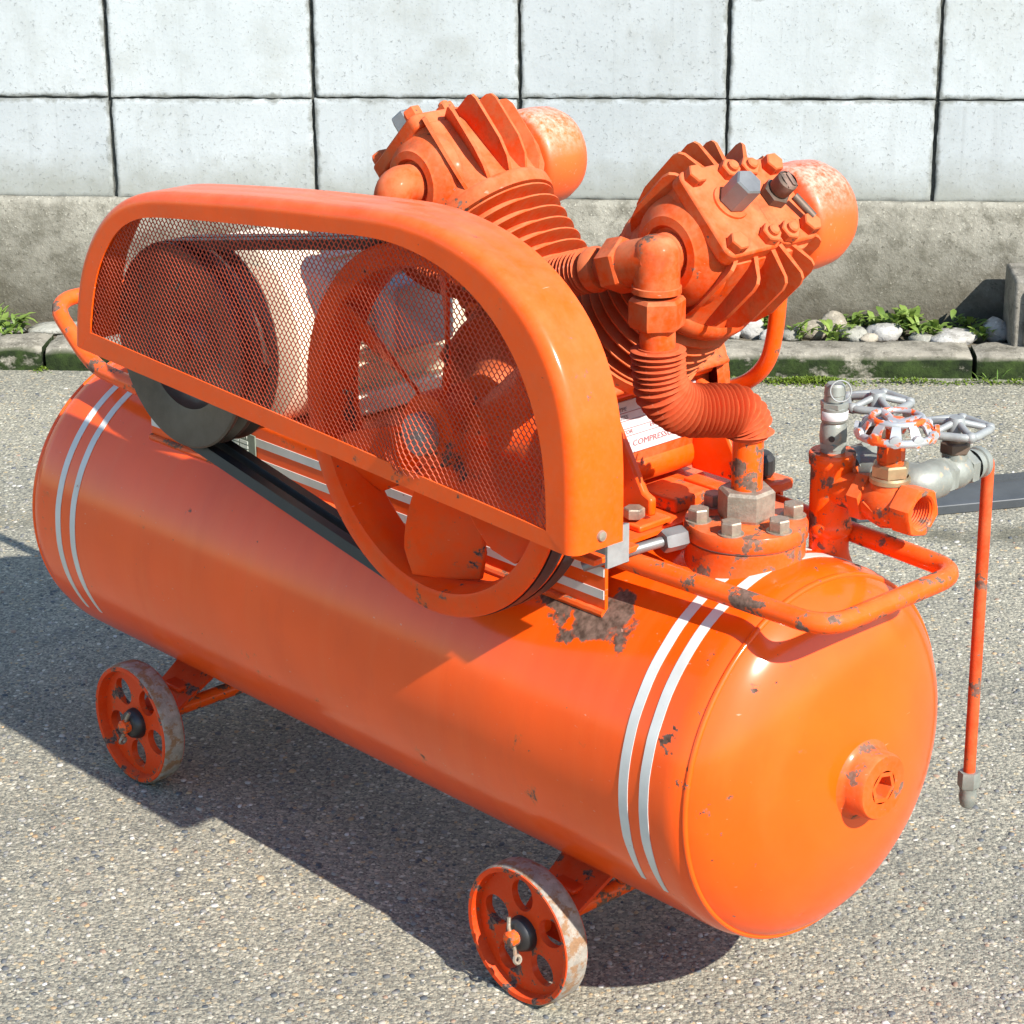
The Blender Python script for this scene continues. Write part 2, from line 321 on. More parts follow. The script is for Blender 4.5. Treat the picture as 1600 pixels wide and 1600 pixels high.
# ------------------------------------------------------------------ mesh helpers
class MB:
    def __init__(s, M=None): s.v = []; s.f = []; s.M = M or Matrix.Identity(4)
    def add(s, p): s.v.append(s.M @ V3(p)); return len(s.v) - 1
    def face(s, *i): s.f.append(tuple(i))
    def loft(s, rings, closed=True, cap0=False, cap1=False):
        ids = [[s.add(p) for p in r] for r in rings]; n = len(ids[0])
        for a, b in zip(ids, ids[1:]):
            for i in range(n if closed else n - 1):
                j = (i + 1) % n; s.face(a[i], a[j], b[j], b[i])
        if cap0: s.face(*reversed(ids[0]))
        if cap1: s.face(*ids[-1])
        return ids
    def lathe(s, prof, n=32, F=None, a0=0., a1=None):
        """prof: (radius, height) pairs turned about the local z axis of frame F."""
        F = F or Matrix.Identity(4); full = a1 is None; a1 = 2 * PI if full else a1
        m = n if full else n + 1; prev = None
        for r, h in prof:
            if r < 1e-6: cur = [s.add(F @ V3((0, 0, h)))]
            else: cur = [s.add(F @ V3((r * math.cos(a0 + (a1 - a0) * i / n), r * math.sin(a0 + (a1 - a0) * i / n), h))) for i in range(m)]
            if prev is not None:
                k = n
                for i in range(k):
                    j = (i + 1) % m
                    if len(prev) == 1 and len(cur) == 1: continue
                    if len(prev) == 1: s.face(prev[0], cur[j], cur[i])
                    elif len(cur) == 1: s.face(prev[i], prev[j], cur[0])
                    else: s.face(prev[i], prev[j], cur[j], cur[i])
            prev = cur
    def tube(s, path, r, n=12, cap=True):
        path = [V3(p) for p in path]; rs = r if isinstance(r, (list, tuple)) else [r] * len(path)
        T = [(path[min(i + 1, len(path) - 1)] - path[max(i - 1, 0)]).normalized() for i in range(len(path))]
        x = T[0].orthogonal().normalized(); rings = []
        for p, t, rr in zip(path, T, rs):
            x = (x - t * x.dot(t)).normalized(); y = t.cross(x)
            rings.append([p + (x * math.cos(2 * PI * k / n) + y * math.sin(2 * PI * k / n)) * rr for k in range(n)])
        s.loft(rings, True, cap, cap)
    def ring(s, R, r, F, n=28, m=8):
        ids = []
        for i in range(n):
            a = 2 * PI * i / n; ids.append([s.add(F @ V3(((R + r * math.cos(2 * PI * k / m)) * math.cos(a), (R + r * math.cos(2 * PI * k / m)) * math.sin(a), r * math.sin(2 * PI * k / m)))) for k in range(m)])
        for i in range(n):
            A, B = ids[i], ids[(i + 1) % n]
            for k in range(m): s.face(A[k], B[k], B[(k + 1) % m], A[(k + 1) % m])
    def box(s, c, d, F=None):
        F = F or Matrix.Identity(4); c = V3(c); x, y, z = (q / 2 for q in d)
        i = [s.add(F @ (c + V3((a * x, b * y, e * z)))) for e in (-1, 1) for b in (-1, 1) for a in (-1, 1)]
        for q in ((0, 2, 3, 1), (4, 5, 7, 6), (0, 1, 5, 4), (2, 6, 7, 3), (0, 4, 6, 2), (1, 3, 7, 5)): s.face(*[i[k] for k in q])
    def prism(s, poly, h0, h1, F=None):
        F = F or Matrix.Identity(4)
        s.loft([[F @ V3((x, y, h)) for x, y in poly] for h in (h0, h1)], True, True, True)
    def hexa(s, r, h0, h1, F=None, rot=0., ch=.12):
        F = F or Matrix.Identity(4)
        pts = lambda k: [(k * math.cos(PI / 3 * i + rot), k * math.sin(PI / 3 * i + rot)) for i in range(6)]
        d = (h1 - h0)
        s.loft([[F @ V3((x, y, h)) for x, y in pts(k)] for k, h in ((r * .94, h0), (r, h0 + d * ch), (r, h1 - d * ch), (r * .90, h1))], True, True, True)

def frame(o, z, x=None):
    z = V3(z).normalized(); x = V3(x) if x else z.orthogonal(); x = (x - z * x.dot(z)).normalized(); y = z.cross(x)
    m = Matrix((x, y, z)).transposed().to_4x4(); m.translation = V3(o); return m
def mesh(name, mb, mat, smooth=38):
    me = bpy.data.meshes.new(name); me.from_pydata([tuple(v) for v in mb.v], [], mb.f); me.validate(); me.update()
    import bmesh
    bm = bmesh.new(); bm.from_mesh(me); bmesh.ops.recalc_face_normals(bm, faces=bm.faces); bm.to_mesh(me); bm.free()
    me.materials.append(mat)
    if smooth:
        me.shade_smooth(); me.set_sharp_from_angle(angle=math.radians(smooth))
    return me
def obj(name, mb, mat, parent=None, smooth=38, bevel=0, seg=2, mw=None):
    me = mb if isinstance(mb, bpy.types.Mesh) else mesh(name, mb, mat, smooth)
    o = bpy.data.objects.new(name, me); COL.objects.link(o)
    if parent: o.parent = parent
    if mw is not None: o.matrix_local = mw
    if bevel:
        b = o.modifiers.new('bevel', 'BEVEL'); b.width = bevel; b.segments = seg; b.limit_method = 'ANGLE'; b.angle_limit = math.radians(35); b.harden_normals = False
    return o
def thick(o, t, off):
    so = o.modifiers.new('thick', 'SOLIDIFY'); so.thickness = t; so.offset = off
    es = o.modifiers.new('crisp', 'EDGE_SPLIT'); es.split_angle = math.radians(42); es.use_edge_sharp = True
def tag(o, label, cat, group=None, kind=None):
    o['label'] = label; o['category'] = cat
    if group: o['group'] = group
    if kind: o['kind'] = kind
    return o
def structure(o): o['kind'] = 'structure'; return o
def rrect(x0, x1, y0, y1, r, n=5):
    out = []
    for cx, cy, a in ((x1 - r, y0 + r, -PI / 2), (x1 - r, y1 - r, 0), (x0 + r, y1 - r, PI / 2), (x0 + r, y0 + r, PI)):
        out += [(cx + r * math.cos(a + PI / 2 * k / n), cy + r * math.sin(a + PI / 2 * k / n)) for k in range(n + 1)]
    return out
def smoothpath(pts, n=10):
    p = [V3(q) for q in pts]; out = []
    for i in range(len(p) - 1):
        a, b, c, d = p[max(i - 1, 0)], p[i], p[i + 1], p[min(i + 2, len(p) - 1)]
        for k in range(n):
            t = k / n; out.append(.5 * ((2 * b) + (c - a) * t + (2 * a - 5 * b + 4 * c - d) * t * t + (3 * b - a - 3 * c + d) * t ** 3))
    return out + [p[-1]]
def fillet(pts, r, n=7):
    p = [V3(q) for q in pts]; out = [p[0]]
    for i in range(1, len(p) - 1):
        a = (p[i - 1] - p[i]); b = (p[i + 1] - p[i]); rr = min(r, a.length * .49, b.length * .49)
        s, e = p[i] + a.normalized() * rr, p[i] + b.normalized() * rr
        for k in range(n + 1):
            t = k / n; out.append(s * (1 - t) ** 2 + p[i] * 2 * t * (1 - t) + e * t * t)
    return out + [p[-1]]
def resample(pts, n):
    p = [V3(q) for q in pts]; L = [0]
    for a, b in zip(p, p[1:]): L.append(L[-1] + (b - a).length)
    out = []; j = 0
    for i in range(n):
        d = L[-1] * i / (n - 1)
        while j < len(p) - 2 and L[j + 1] < d: j += 1
        t = (d - L[j]) / max(1e-9, L[j + 1] - L[j]); out.append(p[j].lerp(p[j + 1], min(1, t)))
    return out
def displace(mb, amp, scale, seed=0.):
    for i, v in enumerate(mb.v):
        q = v * scale + V3((seed, seed * 1.3, -seed))
        mb.v[i] = v + V3((mnoise.noise(q), mnoise.noise(q + V3((31, 7, 3))), mnoise.noise(q + V3((5, 17, 41))))) * amp

# ------------------------------------------------------------------ ground
g = MB()
gx = [-60, -12, -4] + [-2.2 + .2 * i for i in range(20)] + [4, 12, 60]; gy = [-60, -10, 0] + [1.2 + .2 * i for i in range(15)] + [4.272]
ids = [[g.add((x, y, 0)) for x in gx] for y in gy]
for a, b in zip(ids, ids[1:]):
    for i in range(len(gx) - 1): g.face(a[i], a[i + 1], b[i + 1], b[i])
structure(obj('asphalt_ground', g, M['asphalt']))
# stones standing proud of the worn binder
def pebbles():
    rnd = random.Random(3); v = []; f = []; cols = []
    pal = [(.10, .105, .11), (.16, .155, .145), (.23, .215, .185), (.29, .27, .23), (.38, .36, .32), (.46, .44, .40), (.36, .25, .14), (.25, .17, .12), (.07, .078, .085)]
    wts = [4, 5, 6, 5, 2.2, .7, 1.2, 1.2, 3]
    for _ in range(17000):
        y = 1.55 + 2.6 * rnd.random() ** 1.5; w = .25 * y + .25; x = -.05 * y + rnd.uniform(-w, w)
        r = rnd.choice((.0018, .0024, .003, .0036, .0046)) * rnd.uniform(.8, 1.25); e = rnd.uniform(.55, 1); a = rnd.random() * PI
        c = rnd.choices(pal, wts)[0]; k = rnd.uniform(.8, 1.15); b = len(v); h = r * rnd.uniform(.18, .42); n = 6
        for i in range(n):
            q = 2 * PI * i / n; rr = r * rnd.uniform(.8, 1.15); px, py = rr * math.cos(q), rr * e * math.sin(q)
            v.append((x + px * math.cos(a) - py * math.sin(a), y + px * math.sin(a) + py * math.cos(a), -.001))
        for i in range(n):
            q = v[b + i]; v.append((x + (q[0] - x) * .72, y + (q[1] - y) * .72, h * rnd.uniform(.8, 1.1)))
        fs = [(b + i, b + (i + 1) % n, b + n + (i + 1) % n, b + n + i) for i in range(n)] + [tuple(b + n + i for i in range(n))]
        f += fs; cols += [(c[0] * k, c[1] * k, c[2] * k)] * sum(len(q) for q in fs)
    me = bpy.data.meshes.new('gravel_specks'); me.from_pydata(v, [], f); me.materials.append(M['pebble'])
    ca = me.color_attributes.new('Col', 'FLOAT_COLOR', 'CORNER'); flat = []
    for c in cols: flat += [c[0], c[1], c[2], 1]
    ca.data.foreach_set('color', flat); me.shade_smooth()
    o = bpy.data.objects.new('gravel_specks', me); COL.objects.link(o)
    tag(o, 'small pale and dark stones bedded in the worn asphalt', 'gravel', kind='stuff')
pebbles()

# ------------------------------------------------------------------ wall, footing, kerb, verge
YW = 4.5176; WX = -1.0646; WZ = .478
wall = bpy.data.objects.new('block_wall', None); COL.objects.link(wall); wall.location = (0, YW, 0)
tag(wall, 'whitewashed concrete block wall with dark open joints behind the compressor', 'wall')
wb = MB(); wb.box((.2, .059, .95), (9.6, .1, 1.44)); obj('mortar_core', wb, M['mortar'], wall)
def block_mesh(seed):
    rnd = random.Random(seed); mb = MB(); nx, nz = 34, 20; w, h = .3925, .1950
    grid = []; edge = []
    for j in range(nz + 1):
        row = []
        for i in range(nx + 1):
            # finer spacing toward the borders
            fx = .5 - .5 * math.cos(PI * i / nx); fz = .5 - .5 * math.cos(PI * j / nz)
            x, z = (fx - .5) * w, (fz - .5) * h
            e = min(fx * w, (1 - fx) * w, fz * h, (1 - fz) * h)
            q = V3((x * 24 + seed * 9.1, z * 24, seed)); n = mnoise.noise(q); n2 = mnoise.noise(q * 3.7)
            y = .0 + .0008 * n + .0005 * n2
            if e < .0035: y += (.0035 - e) * .5 + max(0, n2) * .004 * (1 - e / .0035)
            sh = (.0016 * n2 + .0012 * mnoise.noise(q * 8.3)) if e < 1e-6 else 0
            row.append(mb.add((x + sh * (1 if x < 0 else -1), y, z + sh * (1 if z < 0 else -1)))); edge.append(max(0, 1 - e / .022))
        grid.append(row)
    for a, b in zip(grid, grid[1:]):
        for i in range(nx): mb.face(a[i], a[i + 1], b[i + 1], b[i])
    per = grid[0] + [r[-1] for r in grid[1:]] + list(reversed(grid[-1][:-1])) + [r[0] for r in reversed(grid[1:-1])]
    back = [mb.add((mb.v[k].x, .05, mb.v[k].z)) for k in per]; edge += [1.] * len(back)
    for i in range(len(per)): mb.face(per[(i + 1) % len(per)], per[i], back[i], back[(i + 1) % len(per)])
    me = mesh('block', mb, M['block'], 50)
    at = me.attributes.new('Edge', 'FLOAT', 'POINT'); at.data.foreach_set('value', edge)
    return me
bms = [block_mesh(k) for k in range(8)]
rb = random.Random(5)
for r in range(-1, 5):
    for c in range(-9, 14):
        o = obj('block', bms[rb.randrange(8)], None, wall)
        o.location = (WX + .4 * c + .2 + rb.uniform(-.0015, .0015), rb.uniform(-.0018, .0018), WZ + .2 * r + .1 + rb.uniform(-.001, .001) + (.002 if r == -1 else 0))
        o.rotation_euler = (rb.uniform(-.004, .004), rb.uniform(-.003, .003), rb.uniform(-.003, .003))
# footing under the wall
fb = MB(); n = 120; rows = []
for z, y in ((-.05, -.004), (.10, -.006), (.20, -.007), (.270, -.007), (.2795, -.004), (.2825, .002), (.2835, .06)):
    rows.append([(-4.5 + 9.4 * i / n, YW + y - .004 + .003 * mnoise.noise(V3((i * .9, z * 40, 1))), z + (.0032 * mnoise.noise(V3((i * 1.7, 3, 9))) if z > .25 else 0)) for i in range(n + 1)])
fb.loft(rows, False); tag(obj('wall_footing', fb, M['footing'], None, 60), 'stained grey concrete footing below the white block wall', 'footing')
# verge soil
vb = MB(); rows = []
for j in range(7):
    y = 4.36 + j * .026
    rows.append([(-4.5 + 9.4 * i / 260, y, .031 + .010 * mnoise.noise(V3((i * .5, j * .9, 2))) + .004 * mnoise.noise(V3((i * 1.7, j * 2.1, 5)))) for i in range(261)])
vb.loft(rows, False); structure(obj('verge_soil', vb, M['soil'], None, 60))
kerb = bpy.data.objects.new('kerb', None); COL.objects.link(kerb); structure(kerb)
def kerb_mesh(seed):
    mb = MB(); L, n = .582, 40; prof = [(0, -.03), (.0, 0.0), (.0005, .015), (.001, .031), (.004, .040), (.013, .0455), (.05, .047), (.09, .046), (.104, .041), (.108, -.03)]
    rings = []
    for i in range(n + 1):
        x = -L / 2 + L * i / n; e = min(i, n - i); pull = .006 if e == 0 else (.002 if e == 1 else 0)
        ring = []
        for k, (y, z) in enumerate(prof):
            q = V3((x * 22 + seed * 13, y * 30, z * 30)); a = mnoise.noise(q); b = mnoise.noise(q * 2.9)
            ring.append((x, y + (.0045 * a + .003 * b) + (pull if k < 5 else 0), z + (.003 * a + .0025 * b if k > 3 else 0) - (pull if 3 < k < 8 else 0)))
        rings.append(ring)
    mb.loft(rings, False, True, True); return mesh('kerb_stone', mb, M['kerb'], 60)
kms = [kerb_mesh(k) for k in range(4)]
for i in range(-6, 7):
    o = obj('kerb_stone', kms[i % 4], None, kerb); o.location = (.602 + .59 * i + .295, 4.264 + rb.uniform(-.006, .006), rb.uniform(-.002, .003)); o.rotation_euler = (0, rb.uniform(-.004, .004), rb.uniform(-.01, .01))

def stone_mesh(seed, sx, sy, sz, rough=.22):
    import bmesh
    bm = bmesh.new(); bmesh.ops.create_icosphere(bm, subdivisions=3, radius=1)
    for v in bm.verts:
        q = v.co * 1.1 + V3((seed * 3.3, seed, -seed)); k = 1 + rough * mnoise.noise(q) + .12 * mnoise.noise(q * 2.6) + .05 * mnoise.noise(q * 6)
        v.co = v.co * k; v.co.x *= sx; v.co.y *= sy; v.co.z *= sz
    me = bpy.data.meshes.new('verge_stone'); bm.to_mesh(me); bm.free(); me.shade_smooth(); return me
def stone(x, y, sx, sz, mat, label, seed, sy=None, z=.036, rot=0.):
    if not sy: sx *= 1.12; sz *= 1.2
    me = stone_mesh(seed, sx, sy or sx * .8, sz); me.materials.append(M[mat])
    o = bpy.data.objects.new('verge_stone', me); COL.objects.link(o); o.location = (x, y, z + sz * .45); o.rotation_euler = (0, 0, rot)
    tag(o, label, 'stone', 'stones on the verge')
S = [(.187, 4.44, .024, .019, 'rockpale', 'tall chalky white rock nearest the compressor on the verge', 1),
     (.222, 4.40, .020, .012, 'rockpale', 'small smooth white stone just right of the tall chalky rock'),
     (.150, 4.42, .020, .011, 'rockpale', 'half hidden white stone left of the tall chalky rock', 3),
     (.262, 4.41, .018, .011, 'slate', 'small grey stone beside the orange tube on the verge', 4),
     (.306, 4.44, .034, .015, 'rocktan', 'wide tan stone left of the brown rounded stone', 5),
     (.350, 4.465, .029, .021, 'rocktan', 'brown rounded stone standing behind the tan one', 6),
     (.385, 4.42, .030, .013, 'slate', 'flat grey brown stone in the middle of the verge', 7),
     (.446, 4.425, .032, .016, 'rockpale', 'whitish lump just left of the big leafy weed', 8),
     (.575, 4.405, .047, .013, 'rockpale', 'long low pitted white stone on the kerb edge', 9),
     (.660, 4.435, .028, .022, 'rockpale', 'angular white rock beside the concrete block', 10),
     (.515, 4.40, .022, .009, 'slate', 'low grey stone under the big leafy weed', 11),
     (.415, 4.40, .018, .008, 'rocktan', 'tiny tan pebble in front of the whitish lump', 12)]
for i, s in enumerate(S): stone(s[0], s[1], s[2], s[3], s[4], s[5], i + 1.7, rot=i * .9)
stone(-1.17, 4.425, .060, .010, 'slate', 'flat grey slab stone behind the left handle', 21.3, .035, .036, .2)
stone(-1.04, 4.42, .075, .009, 'slate', 'broad flat slab stone right behind the left handle', 23.3, .04, .035, -.1)
stone(-1.29, 4.41, .050, .010, 'slate', 'flat slab stone at the far left edge of the verge', 25.3, .035, .036, .1)

def plant(x, y, n, size, label, seed, mat='leaf', z=.036, upright=.5, spread=.02, lw=.36, name='weed_plant', cat='plant'):
    rnd = random.Random(seed); v = []; f = []; cl = []
    for _ in range(int(n * .62)):
        a = rnd.random() * 2 * PI; tilt = rnd.uniform(.15, 1.25) * (1 - upright * .5); L = size * rnd.uniform(.55, 1.1); w = L * lw * rnd.uniform(.8, 1.2)
        bx, by = rnd.gauss(0, spread), rnd.gauss(0, spread * .6); bz = rnd.uniform(0, size * .7) * (1 if lw > .2 else .1)
        d = V3((math.cos(a), math.sin(a), 0)); sdv = V3((-d.y, d.x, 0)); b = len(v); c = rnd.random(); base = V3((bx, by, bz))
        for k, (t, ww) in enumerate(((0, .25), (.35, .9), (.7, 1.), (1., .12))):
            ang = tilt + t * .55; p = base + (d * math.sin(ang) + V3((0, 0, math.cos(ang)))) * (L * t)
            fold = V3((0, 0, .12 * w * ww))
            v += [p - sdv * w * .5 * ww + fold, p, p + sdv * w * .5 * ww + fold]
        for k in range(3):
            for q in range(2):
                i0 = b + k * 3 + q; f.append((i0, i0 + 1, i0 + 4, i0 + 3)); cl += [c] * 4
    me = bpy.data.meshes.new(name); me.from_pydata([tuple(q) for q in v], [], f); me.materials.append(M[mat]); me.shade_smooth()
    ca = me.color_attributes.new('Col', 'FLOAT_COLOR', 'CORNER'); fl = []
    for c in cl: fl += [c, c, c, 1]
    ca.data.foreach_set('color', fl)
    o = bpy.data.objects.new(name, me); COL.objects.link(o); o.location = (x, y, z); tag(o, label, cat, 'weeds along the verge'); return o
plant(.478, 4.455, 150, .042, 'largest leafy green weed growing against the footing', 1, spread=.018)
plant(.528, 4.42, 90, .033, 'low spreading green weed right of the largest weed', 2, spread=.022)
plant(.215, 4.455, 50, .034, 'bright green weed behind the tall chalky white rock', 3, spread=.012)
plant(.283, 4.395, 36, .030, 'small weed beside the orange tube at the kerb edge', 4, spread=.010)
plant(.352, 4.40, 50, .032, 'bright weed in front of the brown rounded stone', 5, spread=.014)
plant(.382, 4.48, 40, .030, 'little weed between brown stone and footing', 6, spread=.012)
plant(.415, 4.475, 40, .030, 'little weed just left of the largest leafy weed', 7, spread=.012)
plant(.605, 4.46, 44, .034, 'weed in the shadow cast by the concrete block', 8, spread=.014)
plant(.628, 4.40, 40, .030, 'weed between long white stone and angular rock', 9, spread=.012)
plant(-1.305, 4.47, 60, .055, 'tuft of long grass at the left edge of the verge', 10, 'grass', spread=.016, lw=.07, upright=.9, name='grass_tuft')
plant(-1.255, 4.395, 50, .036, 'pale yellow green weed below the grass tuft', 11, spread=.014)
plant(-1.27, 4.365, 50, .022, 'low dark weed at the kerb edge far left', 12, spread=.02)
plant(-1.10, 4.37, 50, .024, 'low weed on the kerb behind the left handle', 13, spread=.02)
plant(-1.10, 4.48, 44, .016, 'small weed between slab stones behind the handle', 14, spread=.016)
plant(.632, 4.245, 26, .030, 'thin grass tuft growing at the foot of the kerb', 15, 'grass', z=.0, spread=.012, lw=.08, upright=.9, name='grass_tuft')
def mossbed():
    rnd = random.Random(9); v = []; f = []; cl = []
    for cx, cy, rx, ry, n in ((.30, 4.235, .075, .022, 1500), (.235, 4.232, .05, .012, 350), (.47, 4.235, .09, .011, 420), (.60, 4.238, .05, .008, 150), (.68, 4.236, .04, .010, 160), (.15, 4.235, .04, .008, 130), (-1.17, 4.262, .012, .012, 120), (.05, 4.238, .05, .006, 60)):
        for _ in range(n):
            x, y = rnd.gauss(cx, rx * .5), rnd.gauss(cy, ry * .5)
            if y > 4.262: continue
            k = max(0, 1 - ((x - cx) / rx) ** 2) * max(0, 1 - ((y - cy) / ry) ** 2); z = .0005 + .010 * k * rnd.random() ** .5
            a = rnd.random() * 2 * PI; s = rnd.uniform(.0012, .003); b = len(v); c = rnd.random()
            d = V3((math.cos(a), math.sin(a), rnd.uniform(.2, 1.2))) * s * 1.6; e = V3((-math.sin(a), math.cos(a), 0)) * s; p = V3((x, y, z))
            v += [p - e, p + e, p + d]; f.append((b, b + 1, b + 2)); cl += [c] * 3
    me = bpy.data.meshes.new('moss'); me.from_pydata([tuple(q) for q in v], [], f); me.materials.append(M['moss'])
    ca = me.color_attributes.new('Col', 'FLOAT_COLOR', 'CORNER'); fl = []
    for c in cl: fl += [c, c, c, 1]
    ca.data.foreach_set('color', fl)
    o = bpy.data.objects.new('moss', me); COL.objects.link(o); tag(o, 'green moss patches along the foot of the kerb', 'moss', kind='stuff')
mossbed()
# concrete block standing at the right edge
bb = MB(); bb.box((0, 0, .07), (.19, .14, .14)); bb.box((0, -.074, .07), (.15, .02, .11))
o = obj('concrete_block', bb, M['oldblock'], None, 40, .006); o.location = (.772, 4.40, .035)
tag(o, 'rough concrete block standing on the verge at the right edge', 'block')
# long dark strip lying on the asphalt
sb = MB(); sb.prism([(-.056, .0), (.056, .0), (.056, .016), (.050, .020), (-.046, .020), (-.056, .015)], 0, 1.6, frame((0, 0, 0), (1, 0, 0), (0, 1, 0)))
st = obj('flat_steel_strip', sb, M['strip'], None, 30, .0015); st.location = (.305, 3.535, 0); st.rotation_euler = (0, 0, .3)
rbm = MB(); rbm.box((.8, .018, .021), (1.598, .006, .004)); obj('raised_rib', rbm, M['strip'], st)
tag(st, 'long dark flat strip lying on the asphalt behind the valves', 'strip')

# ================================================================== the compressor
TH = .7622; UC = -.54
root = bpy.data.objects.new('air_compressor', None); COL.objects.link(root)
root.location = (.1593 + UC * math.cos(TH), 2.0429 - UC * math.sin(TH), 0); root.rotation_euler = (0, 0, -TH)
tag(root, 'orange belt driven two cylinder air compressor on a wheeled horizontal tank', 'compressor')
B0 = Matrix.Translation((-UC, 0, 0))
def mb(): return MB(B0)
def part(name, m, mat, parent=None, smooth=38, bevel=0, seg=2): return obj(name, m, M[mat], parent or root, smooth, bevel, seg)
def place(name, me, F, parent=None):                       # shared mesh built about its own origin
    return obj(name, me, None, parent or root, mw=B0 @ F)
R = .188; ZC = .2948; U0 = -1.092
AX = frame((0, 0, ZC), (1, 0, 0), (0, 0, 1))                # tank axis: local z = u
def dome_r(x): return R * max(0, 1 - abs(x) ** 2.08) ** (1 / 2.08)
def tank_profile():
    h = .0840; e = []
    for k in range(25): x = math.sin(PI / 2 * k / 24); e.append((dome_r(x) if k < 24 else 0, -.023 + h * x))
    near = e; far = [(r_, U0 - u) for r_, u in reversed(e)]
    return far + [(R, U0 + .023 + (-.023 - U0 - .023) * k / 40) for k in range(1, 40)] + near
m = mb(); m.lathe(tank_profile(), 120, AX); tank = part('tank', m, 'tank', None, 50)
for u in (.0, U0):
    m = mb(); m.ring(dome_r(.023 / .084) - .0006, .0031, AX @ Matrix.Translation((0, 0, u)), 120, 10); part('weld_seam', m, 'tank', tank)
def arc_stripe(u0, u1, a0, a1, n=90):
    m = mb(); rows = []
    for i in range(n + 1):
        t = i / n; a = a0 + (a1 - a0) * t; e = min(1, min(t, 1 - t) * 14)
        uu = u0 + (u1 - u0) * (1 - e) * .5; vv = u1
        wob = .0006 * mnoise.noise(V3((t * 30, u0 * 50, 0)))
        r = R + .0007; q = lambda u, rr: (u, rr * math.cos(a), ZC + rr * math.sin(a))
        rows.append([q(uu + wob, r - .0006), q(uu + wob, r), q(vv + wob, r), q(vv + wob, r - .0006)])
    m.loft(rows, False); return part('white_stripe', m, 'stripe', tank, 30)
D = math.radians
arc_stripe(-.0775, -.0660, D(211), D(-31)); arc_stripe(-.0512, -.0397, D(212.5), D(-32))
arc_stripe(-1.0342, -1.0235, D(214), D(-33)); arc_stripe(-1.0027, -.9920, D(213), D(-33))
# end plug: welded boss with hexagon socket plug
Fp = frame((.058, 0, ZC - .002), (1, 0, 0), (0, 0, 1))
m = mb(); m.lathe([(.041, .0005), (.036, .004), (.0335, .008), (.033, .023), (.031, .0258), (.0165, .0258)], 40, Fp)
plug = part('end_plug', m, 'flange', tank, 35)
m = mb(); hp = [(.016 * math.cos(PI / 3 * i + .3), .016 * math.sin(PI / 3 * i + .3)) for i in range(6)]
ring_o = [Fp @ V3((.0172 * math.cos(PI / 3 * i + .3), .0172 * math.sin(PI / 3 * i + .3), .0259)) for i in range(6)]
ring_i = [Fp @ V3((.0125 * math.cos(PI / 3 * i + .3), .0125 * math.sin(PI / 3 * i + .3), .0259)) for i in range(6)]
ring_b = [Fp @ V3((.0120 * math.cos(PI / 3 * i + .3), .0120 * math.sin(PI / 3 * i + .3), .010)) for i in range(6)]
m.loft([ring_o, ring_i, ring_b], True, False, True); part('hexagon_socket', m, 'flange', tank, 25)

# ---- wheels
WV = -.180; RW = .0744
def wheel_meshes():
    a = MB()
    a.lathe([(RW - .0065, .0005), (RW - .002, .0), (RW, .003), (RW, .027), (RW - .002, .030), (RW - .0065, .0295), (RW - .0085, .021), (RW - .0085, .009), (RW - .0065, .0005)], 56)
    rim = mesh('wheel', a, M['wheelpaint'], 30)
    a2 = MB(); a2.lathe([(RW - .0012, .0012), (RW + .0006, .0032), (RW + .0010, .008), (RW + .0010, .022), (RW + .0006, .0268), (RW - .0012, .0288)], 56); tread = mesh('tread', a2, M['tread'], 40)
    # web disc with five round openings
    b = MB(); ro = RW - .0060; ns = 5; hr = .0160; hc = .0415
    def sector(z):
        rows = []
        for k in range(ns):
            c0 = 2 * PI * k / ns; hx, hy = hc * math.cos(c0), hc * math.sin(c0); N = 72; inner = []; outer = []
            for i in range(N):
                q = 2 * PI * i / N; inner.append((hx + hr * 1.08 * math.cos(q) * math.cos(c0) - hr * .95 * math.sin(q) * math.sin(c0), hy + hr * 1.08 * math.cos(q) * math.sin(c0) + hr * .95 * math.sin(q) * math.cos(c0)))
                # cast ray from hole centre to the border of the 72 degree sector
                dx, dy = math.cos(q + c0), math.sin(q + c0); t = 1e9
                for sg in (-1, 1):
                    na = c0 + sg * PI / ns; nx, ny = -math.sin(na) * sg, math.cos(na) * sg
                    den = dx * nx + dy * ny
                    if den > 1e-9: t = min(t, -(hx * nx + hy * ny) / den)
                bq = hx * dx + hy * dy; t = min(t, -bq + math.sqrt(max(0, bq * bq - (hc * hc - ro * ro))))
                dd = bq * bq - (hc * hc - .012 ** 2)
                if dd > 0 and -bq - math.sqrt(dd) > 0: t = min(t, -bq - math.sqrt(dd))
                outer.append((hx + dx * t, hy + dy * t))
            rows.append((inner, outer))
        return rows
    for inner, outer in sector(0):
        b.loft([[(x, y, .011) for x, y in outer], [(x, y, .011) for x, y in inner], [(x, y, .019) for x, y in inner], [(x, y, .019) for x, y in outer]], True)
    web = mesh('web', b, M['wheelpaint'], 30)
    c = MB(); c.lathe([(.0, .020), (.019, .020), (.019, .008), (.0165, .001), (.0125, -.002), (0, -.002)], 30)
    hub = mesh('hub', c, M['black'], 40)
    d = MB(); d.lathe([(.0085, .0), (.0085, -.010), (.006, -.0125), (0, -.013)], 20); axle_end = mesh('axle_end', d, M['pipe'], 40)
    e = MB(); e.tube([(-.003, .021, -.006), (0, .012, -.006), (0, -.012, -.006), (.002, -.022, -.004)], .0021, 8); e.ring(.004, .002, frame((0, .022, -.006), (1, 0, 0)), 12, 6)
    pin = mesh('cotter_pin', e, M['bolt'], 40)
    return rim, web, hub, axle_end, pin, tread
wmesh = wheel_meshes()
def wheel(u, side, rot):
    z = V3((0, 1, 0)) if side < 0 else V3((0, -1, 0))
    F = frame((u, WV if side < 0 else -WV, RW), z, (math.cos(rot), 0, math.sin(rot)))
    w = place('wheel', wmesh[0], F)
    for nm, me in zip(('web', 'hub', 'axle_end', 'cotter_pin', 'tread'), wmesh[1:]): obj(nm, me, None, w)
